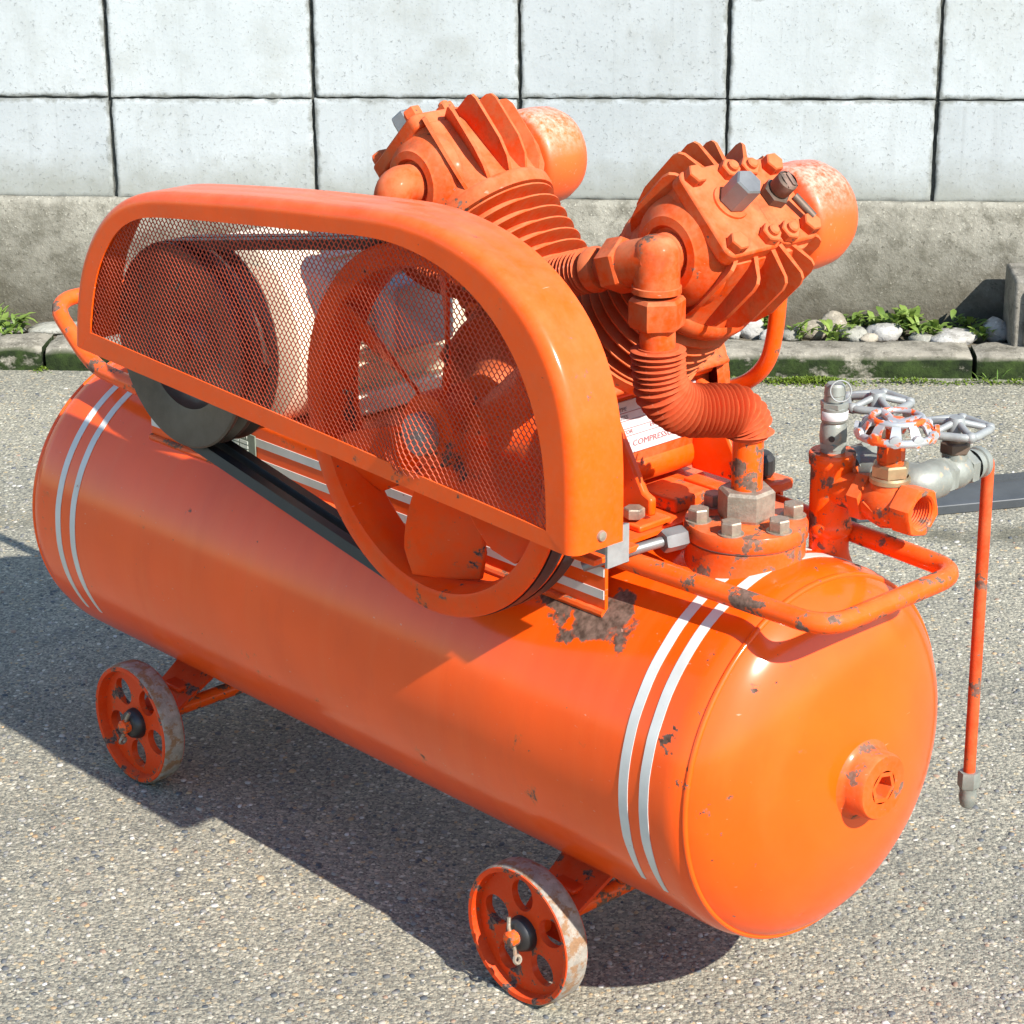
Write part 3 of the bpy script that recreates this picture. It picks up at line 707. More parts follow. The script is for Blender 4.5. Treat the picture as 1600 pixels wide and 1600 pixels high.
for u in (-.2284, -.9153):
    for s in (-1, 1):
        wheel(u, s, .6 + (0 if s < 0 else .4) + u)
        # folded bracket from the tank belly to the axle
        m = mb(); w = .036; t = .0045
        prof = [(-.066, .1215), (-.078, .1195), (-.128, .088), (-.137, .079), (-.139, .062)]
        rows = []
        for v, z in prof: rows.append([(u - w * (1 - .15 * (v < -.12)), s * -v * -1 if s > 0 else v, z), (u + w * (1 - .15 * (v < -.12)), -v if s > 0 else v, z)])
        for r_ in rows: r_[0] = (r_[0][0], r_[1][1], r_[0][2])
        m.loft(rows, False); b = part('wheel_bracket', m, 'wheelpaint', None, 30)
        thick(b, t, 0)
        m = mb(); sv = 1 if s > 0 else -1
        m.box((u, sv * .103, .1055), (.034, .028, .006), None)
        part('pressed_rib', m, 'wheelpaint', b, 30, .002)
    m = mb(); m.tube([(u, -.172, RW), (u, .172, RW)], .0095, 14); part('axle', m, 'pipe')

# ---- base frame on the tank
UB0, UB1, VB, ZB = -.905, -.158, .127, .498
m = mb(); rr = .008
sec = [(-VB, .4315)] + [(-VB + rr - rr * math.cos(PI / 2 * k / 5), ZB - rr + rr * math.sin(PI / 2 * k / 5)) for k in range(6)]
sec = sec + [(-v, z) for v, z in reversed(sec)]
m.loft([[(u, v, z) for v, z in sec] for u in [UB0 + (UB1 - UB0) * i / 12 for i in range(13)]], False)
base = part('base_frame', m, 'sheet', None, 35); thick(base, .004, -1)
for z0, z1 in ((.4695, .4790), (.4465, .4555)):
    m = mb(); m.box(((UB0 + UB1) / 2, -VB - .0004, (z0 + z1) / 2), (UB1 - UB0 - .002, .0012, z1 - z0)); part('white_stripe', m, 'stripe', base)
m = mb(); m.tube([(u, -VB - .001, .4325 + .0008 * mnoise.noise(V3((u * 90, 0, 0)))) for u in [UB0 + (UB1 - UB0) * i / 90 for i in range(91)]], .0042, 8); part('weld_bead', m, 'flange', base)
m = mb(); m.box((-.726, -VB - .0016, .4655), (.050, .0016, .032)); dp = part('data_plate', m, 'dataplate', base, 30, .0005)
m = mb()
for r_ in range(4):
    for c0, c1 in ((-.746, -.731), (-.7285, -.714)): m.box(((c0 + c1) / 2, -VB - .0027, .4705 - r_ * .0052), (c1 - c0, .0006, .0036))
part('printed_cells', m, 'inkpale', base)

FONT = bpy.data.fonts[0] if bpy.data.fonts else None
def text(body, size, F, mat, parent, name='lettering', sx=1., bold=0.):
    cu = bpy.data.curves.new(name, 'FONT'); cu.body = body; cu.size = size; cu.align_x = 'LEFT'; cu.extrude = .0002; cu.offset = bold; cu.resolution_u = 2
    tmp = bpy.data.objects.new('tmp', cu); COL.objects.link(tmp); dg = bpy.context.evaluated_depsgraph_get(); dg.update()
    me = bpy.data.meshes.new_from_object(tmp.evaluated_get(dg)); me.name = name; bpy.data.objects.remove(tmp); bpy.data.curves.remove(cu)
    me.materials.clear(); me.materials.append(M[mat])
    return obj(name, me, None, parent, mw=B0 @ F @ Matrix.Diagonal((sx, 1, 1, 1)))
text('35071', .0068, frame((-.731, -VB - .0026, .4745), (0, -1, 0), (1, 0, 0)), 'inkpale', base)

# ---- carrying handles
hr = .0098
m = mb(); m.tube(fillet([(-.19, -.112, .486), (.088, -.098, .484), (.088, .094, .484), (-.19, .112, .486)], .034, 9), hr, 16); part('handle', m, 'pipe')
m = mb(); m.tube(fillet([(-.93, -.120, .483), (-1.045, -.112, .484), (-1.143, -.104, .545), (-1.143, .104, .545), (-1.045, .112, .484), (-.93, .120, .483)], .036, 9), hr, 16); part('handle', m, 'pipe')

# ---- belt guard
VG = -.255
outer = [(-.849, .580), (-.842, .628), (-.828, .670), (-.796, .717), (-.752, .750), (-.704, .766), (-.658, .773), (-.509, .791), (-.38, .803), (-.316, .8085), (-.263, .807), (-.195, .793), (-.146, .768), (-.106, .730), (-.083, .681), (-.0755, .631), (-.0755, .549)]
inner = [(-.819, .601), (-.809, .645), (-.790, .686), (-.760, .720), (-.732, .739), (-.704, .7475), (-.640, .756), (-.536, .768), (-.440, .778), (-.351, .788), (-.310, .790), (-.263, .785), (-.219, .773), (-.181, .753), (-.149, .724), (-.127, .691), (-.111, .651), (-.104, .608), (-.1035, .565)]
def smo(pts, n=96, it=10):
    p = resample(smoothpath([(a, 0, b) for a, b in pts], 10), n)
    for _ in range(it): p = [p[0]] + [p[i] * .5 + (p[i - 1] + p[i + 1]) * .25 for i in range(1, n - 1)] + [p[-1]]
    return p
NO = 96; po = smo(outer); pi_ = smo(inner)
nrm = []
for i in range(NO):
    t = (po[min(i + 1, NO - 1)] - po[max(i - 1, 0)]).normalized(); nrm.append(V3((-t.z, 0, t.x)))
rbv = .011; rows = [[(p.x, VG, p.z) for p in pi_]]
rows.append([tuple(V3((p.x, VG, p.z)) + q * -.0065) for p, q in zip(po, nrm)])
for k in range(7):
    a = PI / 2 * k / 6
    rows.append([tuple(V3((p.x, VG + rbv - rbv * math.cos(a), p.z)) + q * (-.005 + rbv * math.sin(a))) for p, q in zip(po, nrm)])
for dv in (.024, .027, .030, .046, .049, .052, .060):
    bead = -.0004 if dv in (.027, .049) else 0
    rows.append([tuple(V3((p.x, VG + dv, p.z)) + q * (-.005 + rbv + bead)) for p, q in zip(po, nrm)])
m = mb(); m.loft(rows, False)
# bottom rail
nb_ = 30; A0, A1, I0, I1 = V3(rows[2][0]), V3(rows[2][-1]), pi_[0], pi_[-1]
ro_ = [A0.lerp(A1, i / nb_) for i in range(nb_ + 1)]; ri_ = [V3((I0.x, VG, I0.z)).lerp(V3((I1.x, VG, I1.z)), i / nb_) for i in range(nb_ + 1)]
for q in ro_: q.y = VG
m.loft([ri_, ro_, [V3((q.x, VG + .008, q.z - .001)) for q in ro_]], False)
guard = part('belt_guard', m, 'sheet', None, 40); thick(guard, .0018, 0)
# expanded metal screen
poly = [(p.x, p.z) for p in pi_]
cxp, czp = sum(p[0] for p in poly) / len(poly), sum(p[1] for p in poly) / len(poly)
polyx = [(cxp + (x - cxp) * 1.014, czp + (z - czp) * 1.04) for x, z in poly]
def inside(x, z, P):
    c = False; j = len(P) - 1
    for i in range(len(P)):
        if (P[i][1] > z) != (P[j][1] > z) and x < (P[j][0] - P[i][0]) * (z - P[i][1]) / (P[j][1] - P[i][1]) + P[i][0]: c = not c
        j = i
    return c
def screen():
    v = []; f = []; cw, ch = .0069, .0089; t = .00023; dents = [((-.292, .585), .034, -.010), ((-.255, .60), .04, .004)]
    def pos(x, z):
        y = VG + .0035 + .0012 * mnoise.noise(V3((x * 14, z * 14, 0)))
        for (cx, cz), rr, dp_ in dents:
            d2 = ((x - cx) ** 2 + (z - cz) ** 2) / rr ** 2; k = math.exp(-d2 * 1.6); y += dp_ * k
            x += (x - cx) * .14 * k; z += (z - cz) * .10 * k
        return V3((x - UC, y, z))
    def seg(a, b):
        if not (inside(*a, polyx) and inside(*b, polyx)): return
        p, q = pos(*a), pos(*b); d = (q - p).normalized(); s_ = V3((-d.z, 0, d.x)); k = len(v)
        for e in (p, q):
            v.extend([e - s_ * t + V3((0, -.0005, 0)), e + s_ * t + V3((0, -.0005, 0)), e + s_ * t + V3((0, .0007, 0)), e - s_ * t + V3((0, .0007, 0))])
        for i in range(4): f.append((k + i, k + (i + 1) % 4, k + 4 + (i + 1) % 4, k + 4 + i))
    nx = int(.80 / cw); nz = int(.26 / ch) + 2
    for j in range(-1, nz * 2):
        for i in range(nx):
            x = -.85 + i * cw + (cw / 2 if j % 2 else 0); z = .54 + j * ch / 2
            # short knuckle and two strands of a flattened diamond
            k = .16 * ch
            seg((x, z - k / 2), (x, z + k / 2)); seg((x, z + k / 2), (x + cw / 2, z + ch / 2 - k / 2)); seg((x, z + k / 2), (x - cw / 2, z + ch / 2 - k / 2))
    me = bpy.data.meshes.new('mesh_screen'); me.from_pydata([tuple(q) for q in v], [], f); me.materials.append(M['screen'])
    o = obj('mesh_screen', me, None, guard); o['kind'] = 'stuff'
screen()
m = mb(); F = frame((-.071, -.222, .561), (1, 0, 0)); m.lathe([(.0075, 0), (.0075, .0015), (.0055, .002), (.0045, .005), (0, .006)], 16, F); part('guard_screw', m, 'bolt', guard)
# galvanised angle tying the guard to the base
m = mb(); m.loft([[(-.092, -.192, .515), (-.092, -.192, .552)], [(-.092, -.165, .515), (-.092, -.165, .552)], [(-.095, -.162, .512), (-.12, -.162, .545)], [(-.20, -.162, .512), (-.20, -.162, .545)]], False)
gb = part('guard_stay', m, 'alu', None, 20); thick(gb, .003, 0)
m = mb(); m.box((-.155, -.140, .503), (.05, .06, .006)); part('stay_foot', m, 'sheet', gb, 30, .001)

# ---- flywheel and motor pulley
CF = V3((-.318, 0, .595)); RF = .183; CM = V3((-.722, 0, .596)); RM = .112; VF = -.210
Ff = frame((CF.x, VF, CF.z), (0, 1, 0), (1, 0, 0))
def grooves(r, h0, h1, n):
    out = []; w = (h1 - h0) / n
    for i in range(n): out += [(r, h0 + w * i + .001), (r - .001, h0 + w * i + .003), (r - .010, h0 + w * (i + .5) - .003), (r - .010, h0 + w * (i + .5) + .003), (r - .001, h0 + w * (i + 1) - .003)]
    return out + [(r, h1 - .001)]
m = mb(); m.lathe([(RF - .025, .010), (RF - .023, .002), (RF - .019, .0), (RF - .003, .0), (RF, .002)] + grooves(RF, .004, .050, 2) + [(RF - .002, .052), (RF - .020, .052), (RF - .024, .048), (RF - .028, .020), (RF - .025, .010)], 96, Ff)
fly = part('flywheel', m, 'fly', None, 35)
def blade(phi):
    m = mb(); rings = []; n = 10
    for i in range(n + 1):
        t = i / n; r = .030 + (.1575 - .030) * t; hw = .015 + .030 * math.sin(min(1, t * 1.15) * PI / 2) * (1 if t < .8 else 1 - .25 * (t - .8) / .2)
        sw = .10 * t; tilt = D(54) - D(14) * t; ring = []
        for sx, sy in ((-1, -.5), (0, -.62), (1, -.5), (1, .5), (0, .38), (-1, .5)):
            tt = sx * hw * math.cos(tilt); dv = sx * hw * .80 * math.sin(tilt) + sy * .005 + .026
            a = phi + sw + tt / r; a = phi + sw + math.atan2(tt, r)
            ring.append((CF.x + r * math.cos(a), VF + dv, CF.z + r * math.sin(a)))
        rings.append(ring)
    m.loft(rings, True, True, True); part('fan_blade', m, 'fly', fly, 50, .0012)
for k in range(6): blade(2 * PI * k / 6 + .42)
m = mb(); m.lathe([(0, .0), (.022, .0), (.036, .004), (.038, .010), (.038, .048), (.030, .052), (0, .052)], 40, Ff); part('hub', m, 'fly', fly)
m = mb(); m.lathe([(.0, -.014), (.018, -.014), (.0205, -.011), (.0205, .001), (0, .001)], 28, Ff); part('crankshaft_end', m, 'dust', fly)
Fm = frame((CM.x, VF, CM.z), (0, 1, 0), (1, 0, 0))
m = mb(); m.lathe([(0, .006), (.022, .006), (.027, .010), (.034, .018), (.058, .019), (.066, .014), (.070, .007), (.080, .004), (RM - .006, .0), (RM - .002, .0), (RM, .002)] + grooves(RM, .004, .050, 2) + [(RM - .002, .052), (.09, .052), (.03, .045), (0, .045)], 80, Fm)
mp_ = part('motor_pulley', m, 'pulley', None, 35)
m = mb(); m.lathe([(0, .0), (.016, .0), (.018, .003), (.018, .008), (0, .008)], 24, Fm); part('shaft_end', m, 'brown', mp_)
m = mb(); m.tube([(CM.x - .070, VF + .0175, CM.z + .012), (CM.x - .066, VF + .0165, CM.z - .006), (CM.x - .058, VF + .0165, CM.z - .030), (CM.x - .048, VF + .016, CM.z - .045)], .0016, 6); part('red_paint_mark', m, 'markred', mp_)

def belt(v0):
    r1, r2 = RF - .002, RM - .002; d = CM.x - CF.x; dd = abs(d); al = math.acos((r1 - r2) / dd); pts = []
    n = 40
    # tangent angle measured from the direction flywheel -> pulley (towards -u)
    for i in range(n + 1):
        a = PI - al - (2 * PI - 2 * al) * i / n * -1
        a = (PI + al) + (2 * PI - 2 * al) * i / n; pts.append((CF.x + r1 * math.cos(a), CF.z + r1 * math.sin(a), math.cos(a), math.sin(a)))
    for i in range(n + 1):
        a = (PI - al) + (2 * al) * i / n; pts.append((CM.x + r2 * math.cos(a), CM.z + r2 * math.sin(a), math.cos(a), math.sin(a)))
    m = mb(); rings = []
    for x, z, nx, nz in pts:
        rings.append([(x + nx * o, v0 + w, z + nz * o) for o, w in ((.003, -.0085), (.003, .0085), (-.008, .0055), (-.008, -.0055))])
    rings.append(rings[0]); m.loft(rings, True); part('drive_belt', m, 'rubber', None, 40)
belt(VF + .0155); belt(VF + .0385)

# ---- motor
Fo = frame((CM.x, 0, CM.z), (0, 1, 0), (1, 0, 0))
m = mb(); m.lathe([(.028, -.150), (.045, -.146), (.092, -.134), (.104, -.126), (.1065, -.118), (.1065, -.070), (.1035, -.068), (.1035, .105), (.1065, .107), (.1065, .128), (.100, .140), (.06, .150), (0, .152)], 72, Fo)
motor = part('electric_motor', m, 'cream', None, 35)
fm = MB()
fm.box((0, 0, 0), (.006, .150, .003)); fin_mesh = mesh('cooling_fin', fm, M['cream'], 0)
for k in range(26):
    a = -.35 + (PI + .7) * k / 25; F = frame((CM.x + .1055 * math.cos(a), .018, CM.z + .1055 * math.sin(a)), (-math.sin(a), 0, math.cos(a)), (math.cos(a), 0, math.sin(a)))
    place('cooling_fin', fin_mesh, F, motor)
m = mb(); m.box((CM.x + .118, .02, CM.z + .02), (.045, .085, .075)); part('terminal_box', m, 'grey', motor, 30, .006)
m = mb(); m.box((CM.x - .07, .02, .512), (.05, .17, .026)); m.box((CM.x + .07, .02, .512), (.05, .17, .026)); m.box((CM.x, .02, .528), (.13, .12, .02)); part('motor_foot', m, 'cream', motor, 30, .004)

# ---- crankcase
def crank_poly(): return [(-.250, .512), (-.240, .522), (-.238, .545), (-.2375, .609), (-.222, .618), (-.206, .624), (-.286, .705), (-.300, .711), (-.344, .711), (-.358, .705), (-.438, .624), (-.408, .609), (-.406, .540), (-.396, .512)]
Fv = frame((0, 0, 0), (0, 1, 0), (1, 0, 0))      # x->u, y-> -z ... see below
m = mb()
rings = []
for v, k in ((-.098, .90), (-.092, .97), (-.080, 1.), (.090, 1.), (.102, .97), (.108, .90)):
    rings.append([(-.322 + (u + .322) * k, v, .60 + (z - .60) * k) for u, z in crank_poly()])
m.loft(rings, True, True, True); crank = part('crankcase', m, 'cast', None, 28, .005, 3)
m = mb(); m.tube([(-.236, -.10, .6165), (-.236, .095, .6165)], .0085, 12); part('cast_rib', m, 'sheet', crank)
m = mb(); m.tube([(-.2545, -.095, .526), (-.2545, .10, .526)], .019, 18); part('sump_edge', m, 'sheet', crank)
for v0, s in ((-.096, -1), (.106, 1)):
    F = frame((CF.x, v0, CF.z), (0, s, 0), (1, 0, 0)); m = mb(); m.lathe([(.098, -.012), (.098, .006), (.094, .010), (.060, .012), (.046, .022), (.040, .036), (0, .036)], 48, F); cv = part('bearing_cover', m, 'cast', crank)
    for k in range(8):
        a = 2 * PI * k / 8 + .2; m = mb(); m.hexa(.0078, .008, .017, F @ Matrix.Translation((.084 * math.cos(a), .084 * math.sin(a), 0))); part('bolt', m, 'cast', crank, 25)
# feet with triangular webs
for v0, s in ((-.052, -1), (.082, 1)):
    for du in (1, -1):
        m = mb(); x = lambda q: CF.x + du * q
        m.box((CF.x + du * .119, v0, .5015), (.070, .044, .007)); part('foot', m, 'sheet', crank, 30, .002)
        m = mb(); y0 = v0 - .004
        m.loft([[(x(.078), y, .509), (x(.150), y, .509), (x(.150), y, .527), (x(.140), y, .531), (x(.096), y, .602), (x(.078), y, .606)] for y in (y0, y0 + .009)], True, True, True)
        part('foot_web', m, 'sheet', crank, 25, .0025)
        m = mb(); m.hexa(.0105, .509, .519, frame((x(.138), v0 + s * .014, 0), (0, 0, 1))); part('bolt', m, 'bolt', crank, 25)
m = mb(); m.lathe([(.014, 0), (.016, .004), (.016, .018), (.012, .024), (0, .025)], 10, frame((-.172, .105, .512), (0, 0, 1))); part('oil_filler_cap', m, 'black', crank, 25)
m = mb(); m.box((-.165, .105, .506), (.045, .04, .012)); part('filler_boss', m, 'sheet', crank, 30, .003)
m = mb(); m.box((-.205, .015, .505), (.055, .05, .014)); part('spacer_block', m, 'flange', crank, 30, .002)
# enamel name plate
m = mb(); m.box((-.2365, .020, .5755), (.0014, .118, .056)); npn = part('name_plate', m, 'plate', crank, 30, .0004)
def ptxt(s, size, v, z, mat, sx=1.): text(s, size, frame((-.2354, v, z), (1, 0, 0), (0, 1, 0)), mat, crank, 'lettering', sx)
ptxt('TYPE', .0058, -.036, .5935, 'inkdark', 1.2); ptxt('kg/cm2', .0058, .004, .5950, 'inkdark', 1.2); ptxt('PRESS', .0058, -.036, .5850, 'inkdark', 1.2); ptxt('MAX', .0058, .004, .5865, 'inkdark', 1.2)
ptxt('No.', .0056, -.036, .5765, 'inkdark', 1.2); ptxt('MOTOR', .0056, -.036, .5690, 'inkred', 1.2); ptxt('kW', .0056, .012, .5700, 'inkred', 1.2)
m = mb()
for z in (.5915, .5830, .5745, .5665): m.box((-.2356, .020, z), (.0006, .112, .0005))
part('printed_rule', m, 'inkred', crank)
ptxt('AIR COMPRESSOR', .0088, -.030, .5545, 'inkred', 1.15)

# ---- cylinders and heads
c45 = math.sqrt(.5)
def head_frame(side, v0):
    return frame((CF.x, v0, CF.z), (side * c45, 0, c45), (c45, 0, -side * c45))      # x = t, y = v, z = s
fin_a = MB(); fin_a.lathe([(.048, -.0022), (.066, -.0015), (.0715, -.0008), (.0715, .0008), (.066, .0015), (.048, .0022)], 48)
cyl_fin = mesh('cylinder_fin', fin_a, M['cast'], 40)
def radial_fin(top):
    q = MB(); pts = [(.044, .219), (.070, .219), (.079, .232), (.0835, .252), (.0835, top - .010), (.081, top - .003), (.076, top), (.044, top + .002)]
    q.loft([[(r_, y * (1.15 if r_ < .06 else .72), z) for r_, z in pts] for y in (-.0024, .0024)], True, True, True)
    return mesh('head_fin', q, M['cast'], 30)
rfins = [radial_fin(t_) for t_ in (.309, .306, .311)]
hb = MB(); hb.hexa(.0104, 0, .0090, None, .2); hb.lathe([(.0056, .0090), (.0056, .0125), (.0040, .0138), (0, .0138)], 12); nut_mesh = mesh('cover_nut', hb, M['cast'], 25)
hb = MB(); hb.hexa(.0100, 0, .0105, None, .5); head_bolt = mesh('cover_bolt', hb, M['cast'], 25)
def head(side, v0):
    H = head_frame(side, v0)
    m = mb(); m.lathe([(.070, .098), (.074, .100), (.074, .112), (.056, .114), (.050, .117), (.050, .204)], 48, H); cy = part('cylinder', m, 'cast')
    for k in range(7):
        place('cylinder_fin', cyl_fin, H @ Matrix.Translation((0, 0, .1155 + k * .0140)), cy)
    for a in (.6, 1.9, 3.5, 5.0):
        m = mb(); m.hexa(.0085, .112, .121, H @ Matrix.Translation((.066 * math.cos(a), .066 * math.sin(a), 0))); part('bolt', m, 'cast', cy, 25)
    # head casting
    m = mb()
    m.lathe([(.060, .202), (.0735, .203), (.0745, .207), (.0745, .216), (.071, .220)], 56, H)
    rings = []
    for s, kt, kv, r_ in ((.214, .070, .071, .066), (.226, .064, .068, .056), (.260, .058, .066, .044), (.296, .052, .064, .030), (.303, .049, .062, .020)):
        rings.append([H @ V3((x, y, s)) for x, y in rrect(-kt, kt, -kv, kv, r_, 8)])
    m.loft(rings, True, True, True); hd = part('cylinder_head', m, 'cast', None, 42)
    for k, a in enumerate((-47, -27, -7, 13, 33, 53)):
        for q, ang in ((0, D(a + (k % 3 - 1) * .8)), (1, PI - D(a - (k % 2) * 1.2))):
            place('head_fin', rfins[(k + q) % 3], H @ Matrix.Rotation(ang, 4, 'Z'), hd)
    # front discharge boss
    m = mb(); Fb = H @ frame((.003, -.064, .262), (0, -1, 0), (1, 0, 0)); m.lathe([(.054, -.016), (.050, -.004), (.043, .003), (.037, .007), (.035, .010), (.027, .011), (.024, .006), (.0, .006)], 40, Fb); part('discharge_boss', m, 'cast', hd)
    # valve covers
    m = mb(); m.prism(rrect(-.0475, .0475, -.066, .006, .010), .302, .3175, H); vc = part('valve_cover', m, 'cast', hd, 25, .0022)
    m = mb(); m.prism(rrect(-.0455, .0455, .0085, .064, .012), .302, .3135, H); part('suction_cover', m, 'cast', hd, 25, .0022)
    for t, v, s, me in ((-.037, -.053, .3175, head_bolt), (.037, -.053, .3175, head_bolt), (-.036, -.008, .3175, nut_mesh), (.036, -.008, .3175, nut_mesh), (-.036, .021, .3135, nut_mesh), (.036, .021, .3135, nut_mesh), (-.034, .052, .3135, head_bolt), (.034, .052, .3135, head_bolt)):
        place('cover_nut' if me is nut_mesh else 'cover_bolt', me, H @ Matrix.Translation((t, v, s)), hd)
    m = mb(); Hp = H @ Matrix.Translation((-.006, -.026, 0)); m.lathe([(.0185, .3175), (.018, .3195), (0, .3195)], 32, Hp); part('plug_seat', m, 'cast', hd)
    m = mb(); m.hexa(.0140, .3195, .350, Hp, .35, .06); part('hexagon_plug', m, 'steel', hd, 20)
    Hs = H @ Matrix.Translation((-.004, .033, 0))
    m = mb(); m.hexa(.0140, .3135, .3235, Hs, .1); part('unloader_nut', m, 'brown', hd, 20)
    m = mb(); m.lathe([(.0095, .3235), (.0105, .326), (.0105, .339), (.0085, .341)], 20, Hs)
    m.prism([(-.0085, -.0062), (.0085, -.0062), (.006, -.0016), (-.006, -.0016)], .339, .3408, Hs); m.prism([(-.006, .0016), (.006, .0016), (.0085, .0062), (-.0085, .0062)], .339, .3408, Hs)
    m.lathe([(.0085, .339), (0, .339)], 20, Hs); part('slotted_screw', m, 'brown', hd, 25)
    m = mb(); m.tube([H @ V3((.006, .046, .325)), H @ V3((.030, .056, .323))], .004, 10); part('unloader_lever', m, 'brown', hd)
    # intake filter can on the far side
    Fa = H @ frame((.0, .062, .268), (0, 1, 0), (1, 0, 0))
    m = mb(); m.lathe([(.022, -.006), (.022, .012), (.047, .014), (.0515, .018), (.0525, .024), (.0525, .050), (.0510, .065), (.046, .076), (.036, .084), (.019, .0885), (0, .0895)], 48, Fa)
    part('air_filter', m, 'filter', None, 50)
    return H
HR = head(1, -.005); HL = head(-1, .009)

# ---- discharge piping
def ringfin(r0, r1, th):
    q = MB(); q.lathe([(r0, -th), (r1 - .0012, -th * .7), (r1, 0), (r1 - .0012, th * .7), (r0, th)], 26); return mesh('tube_fin', q, M['hose'], 60)
bossR = HR @ V3((.003, -.070, .262)); TEE = V3((-.122, -.100, .779))
m = mb()
m.tube(smoothpath([bossR + V3((0, .006, 0)), bossR + V3((.002, -.010, 0)), TEE + V3((-.004, .004, .0))], 4), [.0208] * 9, 24)
m.lathe([(0, .0215), (.011, .0208), (.0175, .016), (.0212, .008), (.0212, -.024), (.0228, -.0245), (.0228, -.030), (.016, -.031)], 32, frame(TEE, (0, 0, 1)))
dl = V3((-1, -.02, -.30)).normalized()
m.tube([TEE, TEE + dl * .034], .0215, 24); pipe_tee = part('discharge_tee', m, 'cast', None, 50)
m = mb(); m.hexa(.0262, .034, .058, frame(TEE, dl), .2); part('union_nut', m, 'cast', pipe_tee, 25)
m = mb(); m.hexa(.0262, 0, .028, frame(TEE + V3((.001, .0, -.062)), (0, 0, 1)), .15); part('union_nut', m, 'cast', pipe_tee, 25)
m = mb(); m.tube([TEE + V3((.001, 0, -.035)), TEE + V3((.002, .001, -.110))], .0165, 20); part('down_pipe', m, 'cast', pipe_tee)
# finned flexible aftercooler down to the tank flange
FL = V3((-.093, -.003, 0))
hp_ = smoothpath([(-.120, -.099, .698), (-.1195, -.098, .675), (-.118, -.092, .652), (-.112, -.070, .634), (-.104, -.040, .628), (-.097, -.014, .622), (-.0935, -.004, .607), (-.093, -.003, .596)], 8)
m = mb(); m.tube(hp_, .0190, 20); hose = part('finned_tube', m, 'hose', None, 50)
finH = ringfin(.017, .0265, .0010)
q_ = resample(hp_, 200); L_ = sum((b - a).length for a, b in zip(q_, q_[1:])); nf = 32
for i in range(nf):
    k = int(3 + (i / (nf - 1)) * 190); tdir = (q_[min(k + 2, 199)] - q_[max(k - 2, 0)]).normalized()
    wob = V3((mnoise.noise(V3((i, 0, 0))), mnoise.noise(V3((i, 9, 0))), mnoise.noise(V3((i, 0, 9))))) * .24
    place('tube_fin', finH, frame(q_[k], (tdir + wob)) @ Matrix.Scale((.97 if i < nf - 5 else .92) + .05 * mnoise.noise(V3((i * 1.7, 3, 3))), 4), hose)
m = mb(); m.tube([FL + V3((0, 0, .515)), FL + V3((0, 0, .604))], .0150, 20); part('inlet_pipe', m, 'pipe')
# finned crossover to the other head
bossL = HL @ V3((.003, -.070, .262))
xp = smoothpath([TEE + dl * .056, TEE + dl * .10, V3((-.30, -.104, .722)), V3((-.42, -.095, .712)), V3((-.490, -.078, .722)), V3((-.519, -.074, .745)), V3((-.5205, -.073, .755))], 8)
m = mb(); m.tube(xp, .0135, 18); xo = part('finned_tube', m, 'hose', None, 50)
finX = ringfin(.012, .0215, .0009); q_ = resample(xp, 260)
for i in range(52):
    k = int(24 + i / 51 * 190); tdir = (q_[k + 2] - q_[k - 2]).normalized(); place('tube_fin', finX, frame(q_[k], tdir), xo)
m = mb(); m.lathe([(.012, .070), (.019, .071), (.0215, .076), (.0215, .082), (.0175, .084)], 24, frame(TEE, dl)); part('tube_ferrule', m, 'cast', xo)
EL = V3((bossL.x + .002, -.088, bossL.z + .004))
m = mb(); m.tube(fillet([bossL + V3((0, .008, 0)), EL + V3((0, -.004, 0)), EL + V3((-.004, .004, -.048))], .024, 9), .0205, 22); lel = part('discharge_elbow', m, 'cast', None, 50)
m = mb(); m.hexa(.0262, -.062, -.036, frame(EL, (.06, 0, 1)), .3); part('union_nut', m, 'cast', lel, 25)

# ---- tank inlet flange
m = mb(); Ffl = frame(FL, (0, 0, 1), (1, 0, 0))
m.lathe([(.066, .455), (.0595, .474), (.0575, .480), (.0575, .4965), (.055, .497)], 60, Ffl); fbase = part('flange_neck', m, 'flange', None, 40)
m = mb(); m.lathe([(.0555, .4972), (.0565, .4992), (0, .4992)], 60, Ffl); part('gasket', m, 'dust', fbase)
m = mb(); m.lathe([(.050, .4995), (.0585, .4995), (.0595, .501), (.0595, .512), (.058, .5145), (.030, .5150), (.028, .5165), (0, .5165)], 60, Ffl); flg = part('tank_flange', m, 'flange', None, 40)
hb = MB(); hb.hexa(.0105, 0, .0125, None, .3, .1); hb.lathe([(.0125, -.0004), (.0125, .0008), (0, .0008)], 16); fbolt = mesh('flange_bolt', hb, M['bolt'], 25)
for k in range(6):
    a = 2 * PI * k / 6 - 1.15; place('flange_bolt', fbolt, frame(FL + V3((.046 * math.cos(a), .046 * math.sin(a), .5152)), (0, 0, 1), (math.cos(k), math.sin(k), 0)), flg)
m = mb(); m.hexa(.0275, .5165, .546, Ffl, .55, .1); part('pipe_nut', m, 'bolt', flg, 25)
# small steel pressure line into the flange
m = mb(); m.tube(fillet([(-.118, -.062, .505), (-.125, -.090, .504), (-.140, -.125, .498), (-.165, -.15, .485)], .03), .0052, 12); pl = part('pressure_line', m, 'steel')
m = mb(); m.hexa(.0115, -.010, .014, frame((-.1205, -.072, .5045), (-.22, -1, -.02))); part('line_nut', m, 'steel', pl, 25)

